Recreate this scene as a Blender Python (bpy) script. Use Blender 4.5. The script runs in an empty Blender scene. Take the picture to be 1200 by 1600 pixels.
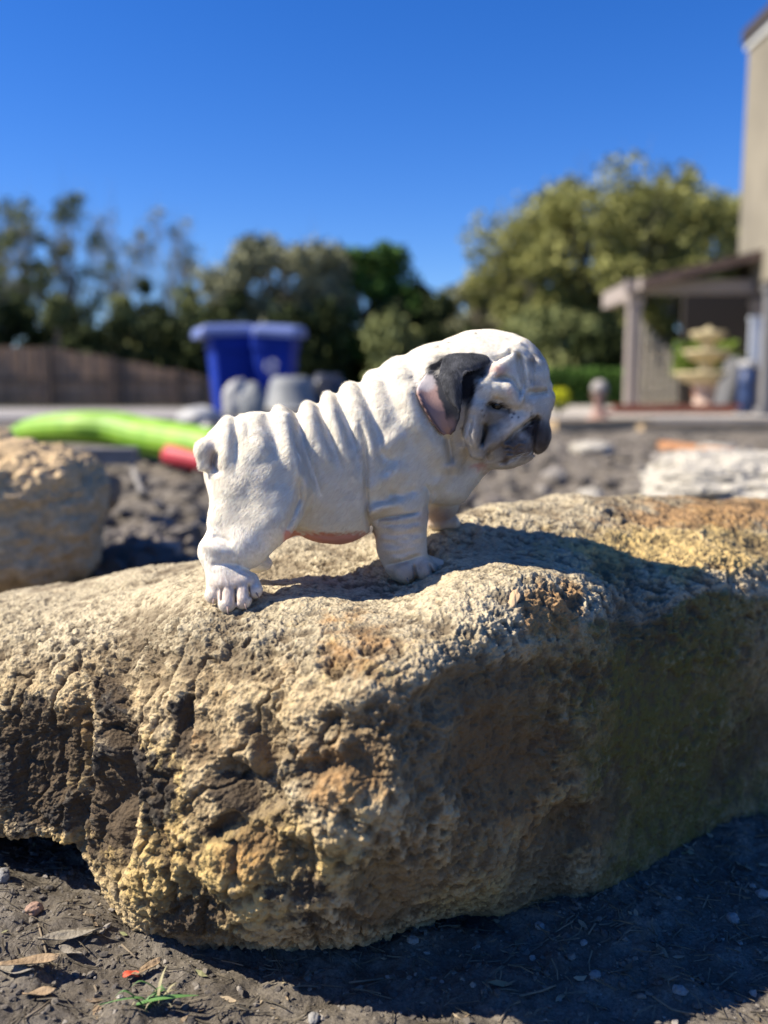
import bpy, math, random
import numpy as np
from mathutils import Vector, Matrix

scene = bpy.context.scene
C = scene.collection
PI = math.pi

# ------------------------------------------------------------------ camera, sky, sun, exposure
CAM_H = 0.42
PITCH = math.atan(188.0 / 1400.0)
FPX = 1400.0
cam_data = bpy.data.cameras.new('camera')
cam = bpy.data.objects.new('camera', cam_data)
C.objects.link(cam)
cam.location = (0, 0, CAM_H)
cam.rotation_euler = (PI / 2 - PITCH, 0, 0)
cam_data.sensor_fit = 'VERTICAL'
cam_data.sensor_height = 32.0
cam_data.lens = 32.0 * FPX / 1600.0
cam_data.clip_start = 0.02
cam_data.clip_end = 1500
cam_data.dof.use_dof = True
cam_data.dof.focus_distance = 0.682
cam_data.dof.aperture_fstop = 3.0
cam_data.dof.aperture_blades = 0
scene.camera = cam

SUN_EL, SUN_AZ = 44.5, 5.0      # direction light travels: +x, turned by SUN_AZ towards +y
world = bpy.data.worlds.new('World')
scene.world = world
world.use_nodes = True
wn = world.node_tree
for n in list(wn.nodes):
    wn.nodes.remove(n)
sky = wn.nodes.new('ShaderNodeTexSky')
sky.sky_type = 'NISHITA'
sky.sun_disc = False
sky.sun_elevation = math.radians(SUN_EL)
sky.altitude = 0
sky.air_density = 1.0
sky.dust_density = 0.15
sky.ozone_density = 5.0
bg = wn.nodes.new('ShaderNodeBackground')
bg.inputs['Strength'].default_value = 0.067
wo = wn.nodes.new('ShaderNodeOutputWorld')
hs = wn.nodes.new('ShaderNodeHueSaturation'); hs.inputs['Saturation'].default_value = 1.30; hs.inputs['Hue'].default_value = 0.510
mxs = wn.nodes.new('ShaderNodeMix'); mxs.data_type = 'RGBA'; mxs.blend_type = 'MULTIPLY'; mxs.inputs[0].default_value = 1.0; mxs.inputs[7].default_value = (1.0, 1.10, 1.34, 1)
wn.links.new(sky.outputs[0], hs.inputs['Color']); wn.links.new(hs.outputs[0], mxs.inputs[6]); wn.links.new(mxs.outputs[2], bg.inputs['Color'])
wn.links.new(bg.outputs[0], wo.inputs['Surface'])

el, az = math.radians(SUN_EL), math.radians(SUN_AZ)
LDIR = Vector((math.cos(el) * math.cos(az), math.cos(el) * math.sin(az), -math.sin(el)))
sun_data = bpy.data.lights.new('sun', 'SUN')
sun_data.energy = 5.0
sun_data.angle = math.radians(0.53)
sun_data.color = (1.0, 0.915, 0.78)
sun = bpy.data.objects.new('sun', sun_data)
sun.rotation_euler = LDIR.to_track_quat('-Z', 'Y').to_euler()
C.objects.link(sun)
# sky rotation: nishita's sun at rotation 0 stands at +y, turning clockwise seen from above
tosun = -LDIR
sky.sun_rotation = math.atan2(tosun.x, tosun.y)

scene.view_settings.view_transform = 'Standard'
scene.view_settings.look = 'None'
scene.view_settings.exposure = 0.88
scene.view_settings.gamma = 1.0

# ------------------------------------------------------------------ helpers
ct, st_ = math.cos(PITCH), math.sin(PITCH)

def P(px, py, Y):
    """world point seen at photo pixel (px,py) at forward distance Y"""
    a = (px - 600.0) / FPX
    b = (800.0 - py) / FPX
    ry = ct + b * st_
    rz = -st_ + b * ct
    k = Y / ry
    return np.array([a * k, Y, CAM_H + rz * k])

def G(px, py, z=0.0):
    b = (800.0 - py) / FPX
    rz = -st_ + b * ct
    ry = ct + b * st_
    k = (z - CAM_H) / rz
    return P(px, py, ry * k)

def proj(p):
    """world points (n,3) -> photo pixels"""
    x = p[..., 0]; y = p[..., 1]; z = p[..., 2] - CAM_H
    d = y * ct - z * st_
    u = y * st_ + z * ct
    return 600 + FPX * x / d, 800 - FPX * u / d

def sstep(a, b, x):
    t = np.clip((x - a) / (b - a), 0, 1)
    return t * t * (3 - 2 * t)

_rs = np.random.RandomState(7)
_perm = _rs.permutation(256)
_perm = np.concatenate([_perm, _perm, _perm]).astype(np.int32)
_grad = _rs.normal(size=(256, 3)); _grad /= np.linalg.norm(_grad, axis=1)[:, None]
_grad = _grad.astype(np.float32)

def perlin(p):
    p = np.asarray(p, dtype=np.float32)
    i = np.floor(p).astype(np.int32)
    f = p - i
    i &= 255
    w = f * f * f * (f * (f * 6 - 15) + 10)
    out = None
    res = {}
    for dx in (0, 1):
        for dy in (0, 1):
            for dz in (0, 1):
                h = _perm[_perm[_perm[(i[:, 0] + dx)] + i[:, 1] + dy] + i[:, 2] + dz] & 255
                g = _grad[h]
                res[dx, dy, dz] = g[:, 0] * (f[:, 0] - dx) + g[:, 1] * (f[:, 1] - dy) + g[:, 2] * (f[:, 2] - dz)
    x = w[:, 0]; y = w[:, 1]; z = w[:, 2]
    def L(a, b, t): return a + (b - a) * t
    return 1.5 * L(L(L(res[0,0,0], res[1,0,0], x), L(res[0,1,0], res[1,1,0], x), y),
             L(L(res[0,0,1], res[1,0,1], x), L(res[0,1,1], res[1,1,1], x), y), z)

def fbm(p, oct=4, gain=0.5, lac=2.1):
    a, s, amp = 0.0, 1.0, 1.0
    for o in range(oct):
        a = a + amp * perlin(p * s + 17.3 * o)
        s *= lac; amp *= gain
    return a

def worley(p, seed=0):
    """distance to nearest jittered cell point (F1), and F2"""
    p = np.asarray(p, dtype=np.float32)
    i = np.floor(p).astype(np.int32)
    f = p - i
    f1 = np.full(len(p), 9.0, np.float32); f2 = f1.copy()
    for dx in (-1, 0, 1):
        for dy in (-1, 0, 1):
            for dz in (-1, 0, 1):
                a = (i[:, 0] + dx) & 255; b = (i[:, 1] + dy) & 255; c = (i[:, 2] + dz + seed) & 255
                h = _perm[_perm[_perm[a] + b] + c] & 255
                j = _grad[h] * 0.45 + 0.5
                d = (j[:, 0] + dx - f[:, 0]) ** 2 + (j[:, 1] + dy - f[:, 1]) ** 2 + (j[:, 2] + dz - f[:, 2]) ** 2
                m = d < f1
                f2 = np.where(m, f1, np.minimum(f2, d)); f1 = np.where(m, d, f1)
    return np.sqrt(f1), np.sqrt(f2)

def new_mesh(name, V, F, smooth=True, attrs=None, vattrs=None):
    """V (n,3); F (m,k) int array of k-gons, or list of such arrays"""
    me = bpy.data.meshes.new(name)
    V = np.ascontiguousarray(V, dtype=np.float32)
    Fs = F if isinstance(F, list) else [F]
    Fs = [np.asarray(f, dtype=np.int32) for f in Fs if len(f)]
    me.vertices.add(len(V)); me.vertices.foreach_set('co', V.ravel())
    loops = np.concatenate([f.ravel() for f in Fs])
    tot = np.concatenate([np.full(len(f), f.shape[1], np.int32) for f in Fs])
    start = np.concatenate([[0], np.cumsum(tot)[:-1]]).astype(np.int32)
    me.loops.add(len(loops)); me.loops.foreach_set('vertex_index', loops)
    me.polygons.add(len(tot)); me.polygons.foreach_set('loop_start', start)
    try: me.polygons.foreach_set('loop_total', tot)
    except Exception: pass
    me.polygons.foreach_set('use_smooth', np.full(len(tot), smooth, dtype=bool))
    me.update(calc_edges=True)
    for k, a in (attrs or {}).items():
        at_ = me.attributes.new(k, 'FLOAT', 'POINT')
        at_.data.foreach_set('value', np.ascontiguousarray(a, dtype=np.float32))
    for k, a in (vattrs or {}).items():
        at_ = me.attributes.new(k, 'FLOAT_VECTOR', 'POINT')
        at_.data.foreach_set('vector', np.ascontiguousarray(a, dtype=np.float32).ravel())
    return me

def obj(name, me, m=None, parent=None, loc=None):
    o = bpy.data.objects.new(name, me)
    C.objects.link(o)
    if m is not None and len(me.materials) == 0: me.materials.append(m)
    if parent is not None: o.parent = parent
    if loc is not None: o.location = loc
    return o

def tag(o, label=None, cat=None, group=None, kind=None):
    if label: o['label'] = label
    if cat: o['category'] = cat
    if group: o['group'] = group
    if kind: o['kind'] = kind
    return o

def empty(name, loc, label, cat, group=None, rz=0):
    o = bpy.data.objects.new(name, None); C.objects.link(o)
    o.location = tuple(loc); o.rotation_euler = (0, 0, rz); o.empty_display_size = 0.1
    tag(o, label, cat, group)
    return o

class MB:
    """collects simple solids as arrays"""
    def __init__(s): s.V = []; s.Q = []; s.T = []; s.n = 0
    def add(s, V, Q=None, T=None):
        V = np.asarray(V, float)
        s.V.append(V)
        if Q is not None and len(Q): s.Q.append(np.asarray(Q) + s.n)
        if T is not None and len(T): s.T.append(np.asarray(T) + s.n)
        s.n += len(V); return s
    def box(s, c, size, rz=0, tilt=0, bev=0.0):
        hx, hy, hz = [q / 2 for q in size]
        v = np.array([[x, y, z] for x in (-hx, hx) for y in (-hy, hy) for z in (-hz, hz)])
        if tilt:
            ca, sa = math.cos(tilt), math.sin(tilt)
            v = v @ np.array([[ca, 0, sa], [0, 1, 0], [-sa, 0, ca]]).T
        if rz:
            ca, sa = math.cos(rz), math.sin(rz)
            v = v @ np.array([[ca, -sa, 0], [sa, ca, 0], [0, 0, 1]]).T
        q = [[0,1,3,2],[4,6,7,5],[0,4,5,1],[2,3,7,6],[0,2,6,4],[1,5,7,3]]
        return s.add(v + np.array(c), q)
    def tube(s, pts, rads, n=8, cap=True, flat=1.0):
        pts = np.asarray(pts, float); rads = np.broadcast_to(rads, (len(pts),))
        rings = []
        t0 = None
        for i, p in enumerate(pts):
            a = pts[max(i - 1, 0)]; b = pts[min(i + 1, len(pts) - 1)]
            t = b - a; t /= np.linalg.norm(t) + 1e-12
            if t0 is None:
                r = np.cross(t, [0, 0, 1.0])
                if np.linalg.norm(r) < 0.1: r = np.cross(t, [1.0, 0, 0])
            else:
                r = t0 - t * np.dot(t0, t)
            r /= np.linalg.norm(r) + 1e-12; t0 = r
            b2 = np.cross(t, r)
            an = np.arange(n) * 2 * PI / n
            rings.append(p + rads[i] * (np.cos(an)[:, None] * r + flat * np.sin(an)[:, None] * b2))
        V = np.concatenate(rings); m = len(pts)
        Q = []
        for i in range(m - 1):
            for k in range(n):
                k2 = (k + 1) % n
                Q.append([i * n + k, i * n + k2, (i + 1) * n + k2, (i + 1) * n + k])
        T = []
        if cap:
            V = np.concatenate([V, pts[:1], pts[-1:]])
            for k in range(n):
                k2 = (k + 1) % n
                T.append([m * n, k2, k]); T.append([m * n + 1, (m - 1) * n + k, (m - 1) * n + k2])
        return s.add(V, Q, T)
    def lathe(s, prof, c=(0, 0, 0), n=24):
        prof = np.asarray(prof, float); an = np.arange(n) * 2 * PI / n
        V = np.concatenate([np.stack([r * np.cos(an), r * np.sin(an), np.full(n, z)], 1) for r, z in prof])
        Q = []
        for i in range(len(prof) - 1):
            for k in range(n):
                k2 = (k + 1) % n
                Q.append([i * n + k, i * n + k2, (i + 1) * n + k2, (i + 1) * n + k])
        V = np.concatenate([V, [[0, 0, prof[0][1]], [0, 0, prof[-1][1]]]])
        T = []; m = len(prof)
        for k in range(n):
            k2 = (k + 1) % n
            T.append([m * n, k2, k]); T.append([m * n + 1, (m - 1) * n + k, (m - 1) * n + k2])
        return s.add(V + np.array(c), Q, T)
    def poly(s, pts2, y0, y1):
        """extrude a polygon given as (x,z) points from y0 to y1"""
        n = len(pts2)
        V = [[x, y0, z] for x, z in pts2] + [[x, y1, z] for x, z in pts2]
        Q = [[i, (i + 1) % n, n + (i + 1) % n, n + i] for i in range(n)]
        T = [[0, i + 1, i] for i in range(1, n - 1)] + [[n, n + i, n + i + 1] for i in range(1, n - 1)]
        return s.add(V, Q, T)
    def build(s, name, m, parent=None, smooth=False, loc=None, attrs=None):
        V = np.concatenate(s.V)
        if parent is not None and loc is None:
            V = V - np.array(parent.matrix_world.translation if parent.parent else parent.location)
        F = []
        if s.Q: F.append(np.concatenate(s.Q))
        if s.T: F.append(np.concatenate(s.T))
        return obj(name, new_mesh(name, V, F, smooth, attrs), m, parent, loc)

# ------------------------------------------------------------------ materials
def mat(name, base=(0.5, 0.5, 0.5), rough=0.7, var=0.0, scale=8.0, bump=0.0, bscale=40.0, spec=0.3, metal=0.0,
        base2=None, stretch=None):
    m = bpy.data.materials.new(name); m.use_nodes = True
    nt = m.node_tree; b = nt.nodes['Principled BSDF']
    b.inputs['Roughness'].default_value = rough
    b.inputs['Specular IOR Level'].default_value = spec
    b.inputs['Metallic'].default_value = metal
    b.inputs['Base Color'].default_value = (*base, 1)
    co = nt.nodes.new('ShaderNodeTexCoord')
    src = co.outputs['Object']
    if stretch:
        mp = nt.nodes.new('ShaderNodeMapping'); mp.inputs['Scale'].default_value = stretch
        nt.links.new(src, mp.inputs[0]); src = mp.outputs[0]
    if var or base2:
        n = nt.nodes.new('ShaderNodeTexNoise'); n.inputs['Scale'].default_value = scale
        n.inputs['Detail'].default_value = 6; n.inputs['Roughness'].default_value = 0.6
        nt.links.new(src, n.inputs['Vector'])
        r = nt.nodes.new('ShaderNodeValToRGB')
        c2 = base2 or tuple(c * (1 + var) for c in base)
        c1 = base if base2 else tuple(c * (1 - var) for c in base)
        r.color_ramp.elements[0].position = 0.35; r.color_ramp.elements[0].color = (*c1, 1)
        r.color_ramp.elements[1].position = 0.65; r.color_ramp.elements[1].color = (*c2, 1)
        nt.links.new(n.outputs['Fac'], r.inputs[0]); nt.links.new(r.outputs[0], b.inputs['Base Color'])
    if bump:
        n2 = nt.nodes.new('ShaderNodeTexNoise'); n2.inputs['Scale'].default_value = bscale
        n2.inputs['Detail'].default_value = 5
        nt.links.new(src, n2.inputs['Vector'])
        bp = nt.nodes.new('ShaderNodeBump'); bp.inputs['Strength'].default_value = bump
        bp.inputs['Distance'].default_value = 0.02
        nt.links.new(n2.outputs['Fac'], bp.inputs['Height']); nt.links.new(bp.outputs[0], b.inputs['Normal'])
    return m

class NT:
    """tiny node-graph helper"""
    def __init__(s, name):
        s.m = bpy.data.materials.new(name); s.m.use_nodes = True; s.t = s.m.node_tree
        s.b = s.t.nodes['Principled BSDF']
        s.co = s.t.nodes.new('ShaderNodeTexCoord').outputs['Object']
    def link(s, a, b): s.t.links.new(a, b)
    def attr(s, name, vec=False):
        n = s.t.nodes.new('ShaderNodeAttribute'); n.attribute_name = name
        return n.outputs['Vector'] if vec else n.outputs['Fac']
    def noise(s, scale, detail=4, rough=0.55, dist=0.0, vec=None):
        n = s.t.nodes.new('ShaderNodeTexNoise'); n.inputs['Scale'].default_value = scale
        n.inputs['Detail'].default_value = detail; n.inputs['Roughness'].default_value = rough
        n.inputs['Distortion'].default_value = dist
        s.link(vec or s.co, n.inputs['Vector']); return n.outputs['Fac']
    def voro(s, scale, feature='F1'):
        n = s.t.nodes.new('ShaderNodeTexVoronoi'); n.inputs['Scale'].default_value = scale; n.feature = feature
        s.link(s.co, n.inputs['Vector']); return n.outputs['Distance']
    def math(s, op, a, b=None, clamp=False):
        n = s.t.nodes.new('ShaderNodeMath'); n.operation = op; n.use_clamp = clamp
        for k, v in enumerate((a, b)):
            if v is None: continue
            if isinstance(v, (int, float)): n.inputs[k].default_value = v
            else: s.link(v, n.inputs[k])
        return n.outputs[0]
    def ramp(s, fac, stops):
        n = s.t.nodes.new('ShaderNodeValToRGB'); cr = n.color_ramp
        while len(cr.elements) < len(stops): cr.elements.new(0.5)
        for e, (p, c) in zip(cr.elements, stops):
            e.position = p
            e.color = (*c, 1) if isinstance(c, tuple) else (c, c, c, 1)
        s.link(fac, n.inputs[0]); return n.outputs[0]
    def mix(s, fac, a, b, mode='MIX'):
        n = s.t.nodes.new('ShaderNodeMix'); n.data_type = 'RGBA'; n.blend_type = mode
        for k, v in ((0, fac), (6, a), (7, b)):
            if isinstance(v, (int, float)): n.inputs[k].default_value = v
            elif isinstance(v, tuple): n.inputs[k].default_value = (*v, 1)
            else: s.link(v, n.inputs[k])
        return n.outputs[2]
    def bump(s, h, strength, dist, normal=None):
        n = s.t.nodes.new('ShaderNodeBump'); n.inputs['Strength'].default_value = strength
        n.inputs['Distance'].default_value = dist
        s.link(h, n.inputs['Height'])
        if normal is not None: s.link(normal, n.inputs['Normal'])
        return n.outputs[0]
ROCK_RES = (1000, 600)
DOG_VOX = 0.0009
HAIRS = 210000
# ------------------------------------------------------------------ the big boulder
def catmull(Pts, t, x, periodic=False):
    """Pts (n,...) at parameters t (n,), sampled at x"""
    n = len(t); Pts = np.asarray(Pts, float)
    idx = np.clip(np.searchsorted(t, x, side='right') - 1, 0, n - 2)
    m = np.zeros_like(Pts)
    for i in range(n):
        if periodic:
            if i in (0, n - 1):
                d0 = (Pts[n - 1] - Pts[n - 2]) / (t[n - 1] - t[n - 2]); d1 = (Pts[1] - Pts[0]) / (t[1] - t[0])
            else:
                d0 = (Pts[i] - Pts[i - 1]) / (t[i] - t[i - 1]); d1 = (Pts[i + 1] - Pts[i]) / (t[i + 1] - t[i])
            m[i] = (d0 + d1) / 2
        else:
            if i == 0: m[i] = (Pts[1] - Pts[0]) / (t[1] - t[0])
            elif i == n - 1: m[i] = (Pts[-1] - Pts[-2]) / (t[-1] - t[-2])
            else:
                d0 = (Pts[i] - Pts[i - 1]) / (t[i] - t[i - 1]); d1 = (Pts[i + 1] - Pts[i]) / (t[i + 1] - t[i])
                m[i] = (d0 + d1) / 2
    h = (t[idx + 1] - t[idx]); s = (x - t[idx]) / h
    sh = (-1,) + (1,) * (Pts.ndim - 1)
    s = s.reshape(sh); h = h.reshape(sh)
    return ((2*s**3 - 3*s**2 + 1) * Pts[idx] + (s**3 - 2*s**2 + s) * h * m[idx]
            + (-2*s**3 + 3*s**2) * Pts[idx + 1] + (s**3 - s**2) * h * m[idx + 1])

# per station px: eight (Y, py) points from the bottom edge up the face and back over the top
ROCK = {
 -120: [(.77,1292),(.75,1250),(.745,1180),(.76,1095),(.82,1030),(.85,990),(.92,965),(1.0,955)],
 0:    [(.715,1303),(.70,1278),(.70,1225),(.695,1145),(.715,1070),(.75,1010),(.84,958),(.98,930)],
 120:  [(.69,1326),(.67,1283),(.665,1205),(.665,1115),(.69,1040),(.735,985),(.83,938),(.96,905)],
 200:  [(.68,1458),(.624,1402),(.612,1278),(.625,1150),(.66,1055),(.71,985),(.80,930),(.94,893)],
 280:  [(.648,1487),(.590,1434),(.576,1302),(.592,1165),(.618,1046),(.655,968),(.77,914),(.92,883)],
 430:  [(.625,1480),(.562,1442),(.545,1292),(.557,1140),(.588,1032),(.640,963),(.745,905),(.88,852)],
 560:  [(.63,1478),(.565,1425),(.534,1280),(.533,1145),(.560,1035),(.63,962),(.74,906),(.88,835)],
 640:  [(.635,1447),(.575,1395),(.540,1275),(.540,1150),(.562,1030),(.635,955),(.74,903),(.88,812)],
 720:  [(.65,1427),(.60,1375),(.575,1250),(.570,1130),(.582,1020),(.645,928),(.75,872),(.90,797)],
 850:  [(.70,1440),(.667,1375),(.650,1250),(.643,1130),(.642,1015),(.668,917),(.78,866),(.98,776)],
 930:  [(.705,1442),(.69,1375),(.680,1250),(.678,1130),(.675,1025),(.695,943),(.80,872),(1.0,772)],
 1000: [(.74,1402),(.737,1330),(.733,1230),(.730,1110),(.735,1000),(.762,940),(.84,868),(1.04,771)],
 1100: [(.80,1350),(.80,1280),(.795,1190),(.79,1080),(.795,960),(.812,903),(.88,852),(1.08,775)],
 1200: [(.86,1296),(.86,1230),(.855,1150),(.85,1055),(.845,980),(.858,918),(.935,853),(1.12,779)],
 1350: [(.94,1250),(.94,1190),(.93,1110),(.92,1035),(.91,975),(.93,925),(1.0,865),(1.18,790)],
}
def rock_station(px, row):
    pts = [P(px, py, Y) for Y, py in row]
    b, t = pts[0], pts[-1]
    over = 0.10 if px < 150 else 0.07
    def at_Y(Y, z):
        p = P(px, 1000, Y); return np.array([p[0], Y, z])
    back = [at_Y(row[-1][0] + 0.05, t[2] - 0.07), at_Y(row[-1][0] + 0.03, 0.03),
            at_Y(row[0][0] + over + 0.06, -0.02 if px > 150 else 0.02), at_Y(row[0][0] + over * .5, max(b[2] - 0.02, 0.0 if px < 150 else -.01))]
    if px < 150:
        back[2] = at_Y(row[0][0] + .24, -.02); back[3] = at_Y(row[0][0] + .13, b[2] + .004)
    return np.array(pts + back)
sts = sorted(ROCK)
loops = [rock_station(k, ROCK[k]) for k in sts]
def endcap(px, Y, z, src):
    c = P(px, 1000, Y); c[2] = z
    return [c + (src - src.mean(0)) * 0.45, c + (src - src.mean(0)) * 0.0 + np.array([0.02 if px > 600 else -0.02, 0, 0])]
e0 = endcap(-230, .93, .12, loops[0]); e1 = endcap(1450, 1.08, .13, loops[-1])
tst = np.array([-290, -230] + sts + [1450, 1510], float)
LP = np.array([e0[1], e0[0]] + loops + [e1[0], e1[1]])         # (S,K,3)
K = LP.shape[1]
LPc = np.concatenate([LP, LP[:, :1]], 1)                        # closed
vt = np.arange(K + 1, dtype=float)
NU, NV = ROCK_RES
# v sampling: dense over face and near top (0..6), medium top back (6..7), coarse hidden
vs = np.concatenate([np.linspace(0, 5, int(NV * .60), endpoint=False), np.linspace(5, 7, int(NV * .27), endpoint=False),
                     np.linspace(7, K, NV - int(NV * .60) - int(NV * .27), endpoint=False)])
us = np.concatenate([np.linspace(-290, -30, 60, endpoint=False), np.linspace(-30, 1230, NU - 120, endpoint=False), np.linspace(1230, 1510, 60)])
A = catmull(np.swapaxes(LPc, 0, 1), vt, vs, True)               # (V,S,3)
B = catmull(np.swapaxes(A, 0, 1), tst, us)                      # (U,V,3)
U_, V_ = B.shape[:2]
ii = np.arange(U_)[:, None]; jj = np.arange(V_)[None]
quads = np.stack([ii[:-1] * V_ + jj, ii[1:] * V_ + jj, ii[1:] * V_ + (jj + 1) % V_, ii[:-1] * V_ + (jj + 1) % V_], -1).reshape(-1, 4)

def grid_normals(B):
    du = np.gradient(B, axis=0)
    dv = (np.roll(B, -1, 1) - np.roll(B, 1, 1))
    n = np.cross(du, dv); n /= np.linalg.norm(n, axis=-1, keepdims=True) + 1e-12
    return n
N = grid_normals(B)
# make normals point outward
cen = B.mean(1, keepdims=True)
if ((B - cen) * N).sum(-1).mean() < 0: N = -N; quads = quads[:, ::-1]
Bf = B.reshape(-1, 3).copy(); Nf = N.reshape(-1, 3)
pu, pv = proj(Bf)
facing = np.clip(-(Nf[:, 1]), 0, 1)
near = sstep(0.0, 0.25, facing)

def seg_d(u, v, pts):
    """distance in px from (u,v) to a polyline, and arc parameter 0..1"""
    best = np.full(u.shape, 1e9); par = np.zeros(u.shape)
    pts = np.asarray(pts, float)
    L = np.linalg.norm(np.diff(pts, axis=0), axis=1); cum = np.concatenate([[0], np.cumsum(L)]) / L.sum()
    side = np.zeros(u.shape)
    for i in range(len(pts) - 1):
        ax, ay = pts[i]; bx, by = pts[i + 1]
        dx, dy = bx - ax, by - ay; l2 = dx * dx + dy * dy
        t = np.clip(((u - ax) * dx + (v - ay) * dy) / l2, 0, 1)
        ex, ey = u - ax - t * dx, v - ay - t * dy
        d = np.hypot(ex, ey)
        m = d < best
        best = np.where(m, d, best); par = np.where(m, cum[i] + t * (cum[i + 1] - cum[i]), par)
        side = np.where(m, np.sign(dx * ey - dy * ex), side)
    return best, par, side

# wandering coordinates so carved shapes are irregular
wob = fbm(Bf * 22, 3)
wob2 = fbm(Bf * 22 + 40, 3)
wu = pu + 22 * wob; wv = pv + 22 * wob2
disp = 0.011 * fbm(Bf * 11, 3) * sstep(0.0, 0.02, Bf[:, 2] + .01) * 0.6
mm = 0.001
def blob(cx, cy, rx, ry, depth, sharp=1.6, rot=0):
    ca, sa = math.cos(math.radians(rot)), math.sin(math.radians(rot))
    dx, dy = wu - cx, wv - cy
    x = (dx * ca + dy * sa) / rx; y = (-dx * sa + dy * ca) / ry
    return depth * np.exp(-(x * x + y * y) ** sharp)
def step(pts, amp, width, fall=60):
    """ledge: the side to the left (sign<0) of the polyline sinks by amp, easing back over fall px"""
    d, t, s = seg_d(wu, wv, pts)
    e = np.clip(np.sin(np.clip(t, 0.0, 1.0) * PI), 0, 1) ** 0.5
    return amp * e * np.where(s > 0, sstep(-width, width, d * s) * np.exp(-(np.maximum(d - width, 0) / fall) ** 2), 0)
def groove(pts, amp, width):
    d, t, s = seg_d(pu + 7 * wob, pv + 7 * wob2, pts)
    return amp * np.exp(-(d / width) ** 2) * np.clip(np.sin(np.clip(t, 0.02, 0.98) * PI), 0, 1) ** 0.4
face = near * sstep(0.55, 0.2, Nf[:, 2])
carve = 0
carve = carve + groove([(128,1020),(124,1120),(126,1230),(124,1320)], 15*mm, 11)
carve = carve + blob(60, 1190, 55, 85, 12*mm)
carve = carve + blob(180, 1225, 26, 120, 22*mm)
carve = carve + blob(205, 1110, 16, 60, 8*mm, rot=15)
carve = carve + blob(290, 1095, 12, 45, 8*mm)
carve = carve + blob(285, 1160, 20, 40, 6*mm)
carve = carve + blob(412, 1140, 23, 80, 25*mm, 2.4, rot=-4)
carve = carve + blob(395, 1240, 50, 32, 16*mm, 1.8, rot=20)
carve = carve + blob(350, 1215, 22, 18, 8*mm)
carve = carve + blob(355, 1300, 34, 24, 10*mm, rot=-20)
carve = carve + blob(405, 1320, 24, 36, 7*mm)
carve = carve + blob(535, 1120, 60, 34, 13*mm, rot=-25)
carve = carve + blob(500, 1205, 60, 22, 10*mm, rot=-15)
carve = carve + blob(575, 1190, 30, 50, 8*mm)
carve = carve + blob(455, 1345, 30, 40, 6*mm)
carve = carve + blob(300, 1420, 60, 30, 6*mm)
carve = carve + blob(600, 1380, 45, 50, 8*mm)
carve = carve + blob(790, 1180, 90, 90, 12*mm)
carve = carve + blob(890, 1290, 45, 34, 12*mm, rot=-20)
carve = carve + blob(660, 1220, 26, 160, 5*mm)
carve = carve + groove([(690,1090),(672,1200),(676,1330)], 4*mm, 16)
# ledges under the hump's rim
carve = carve + blob(690, 1080, 46, 34, 9*mm) + blob(800, 1060, 70, 30, 8*mm) + blob(630, 990, 26, 14, 5*mm)
carve = carve - blob(640, 1040, 60, 40, 5*mm) - blob(330, 1360, 70, 60, 5*mm) - blob(545, 1290, 60, 60, 6*mm)
disp = disp - carve * face
# saddle that holds the head's shadow, ridge in front
top = sstep(0.3, 0.7, Nf[:, 2])
# rough crusty grain
F1, F2 = worley(Bf * 95)
G1, G2 = worley(Bf * 210, 9)
rough_mask = 0.55 + 0.45 * sstep(-.3, .5, fbm(Bf * 16 + 9, 2))
smooth_right = sstep(640, 760, pu) * sstep(980, 1060, pv) * (.55 + .45 * sstep(820, 1000, pu))
cav = np.exp(-(((pu - 790) / 130) ** 2 + ((pv - 1190) / 120) ** 2) ** 1.5)
amp = rough_mask * (1 - 0.40 * smooth_right * (1 - cav))
amp = amp * (0.55 + 0.45 * near)
ridg = 1 - np.abs(fbm(Bf * 60, 4)) * 2.2
disp = disp + amp * (2.6 * mm * fbm(Bf * 42, 3) + 2.3 * mm * (ridg - .5) + 1.5 * mm * (0.5 - F1) + 1.7 * mm * (0.5 - G1) + 1.9 * mm * fbm(Bf * 140, 4, .62))
pit = np.clip(fbm(Bf * 135 + 55, 2) - 0.34, 0, 1)
disp = disp - amp * pit * 4.5 * mm
vc = perlin(Bf * np.array([30, 30, 6.5]) + wob[:, None] * .5); left_m = sstep(660, 560, pu) * near * sstep(960, 1050, pv)
disp = disp - np.clip(1 - np.abs(vc) * 6.5, 0, 1) ** 1.4 * 5.0 * mm * left_m
cr = fbm(Bf * np.array([15, 15, 21]) + 70, 3)
disp = disp - np.clip(1 - np.abs(cr) * 9, 0, 1) ** 1.5 * 1.6 * mm * near
slab_ = fbm(Bf * np.array([20, 20, 34]) + 33, 2); disp = disp + (np.floor(slab_ * 4) / 4 - slab_) * 3.2 * mm * near
disp = disp + amp * 1.1 * mm * perlin(Bf * 560)
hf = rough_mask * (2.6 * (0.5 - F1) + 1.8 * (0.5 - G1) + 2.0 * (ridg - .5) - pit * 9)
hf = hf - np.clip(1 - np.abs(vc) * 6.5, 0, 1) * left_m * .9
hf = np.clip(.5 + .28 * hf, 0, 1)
Bd = Bf + Nf * disp[:, None]

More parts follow.
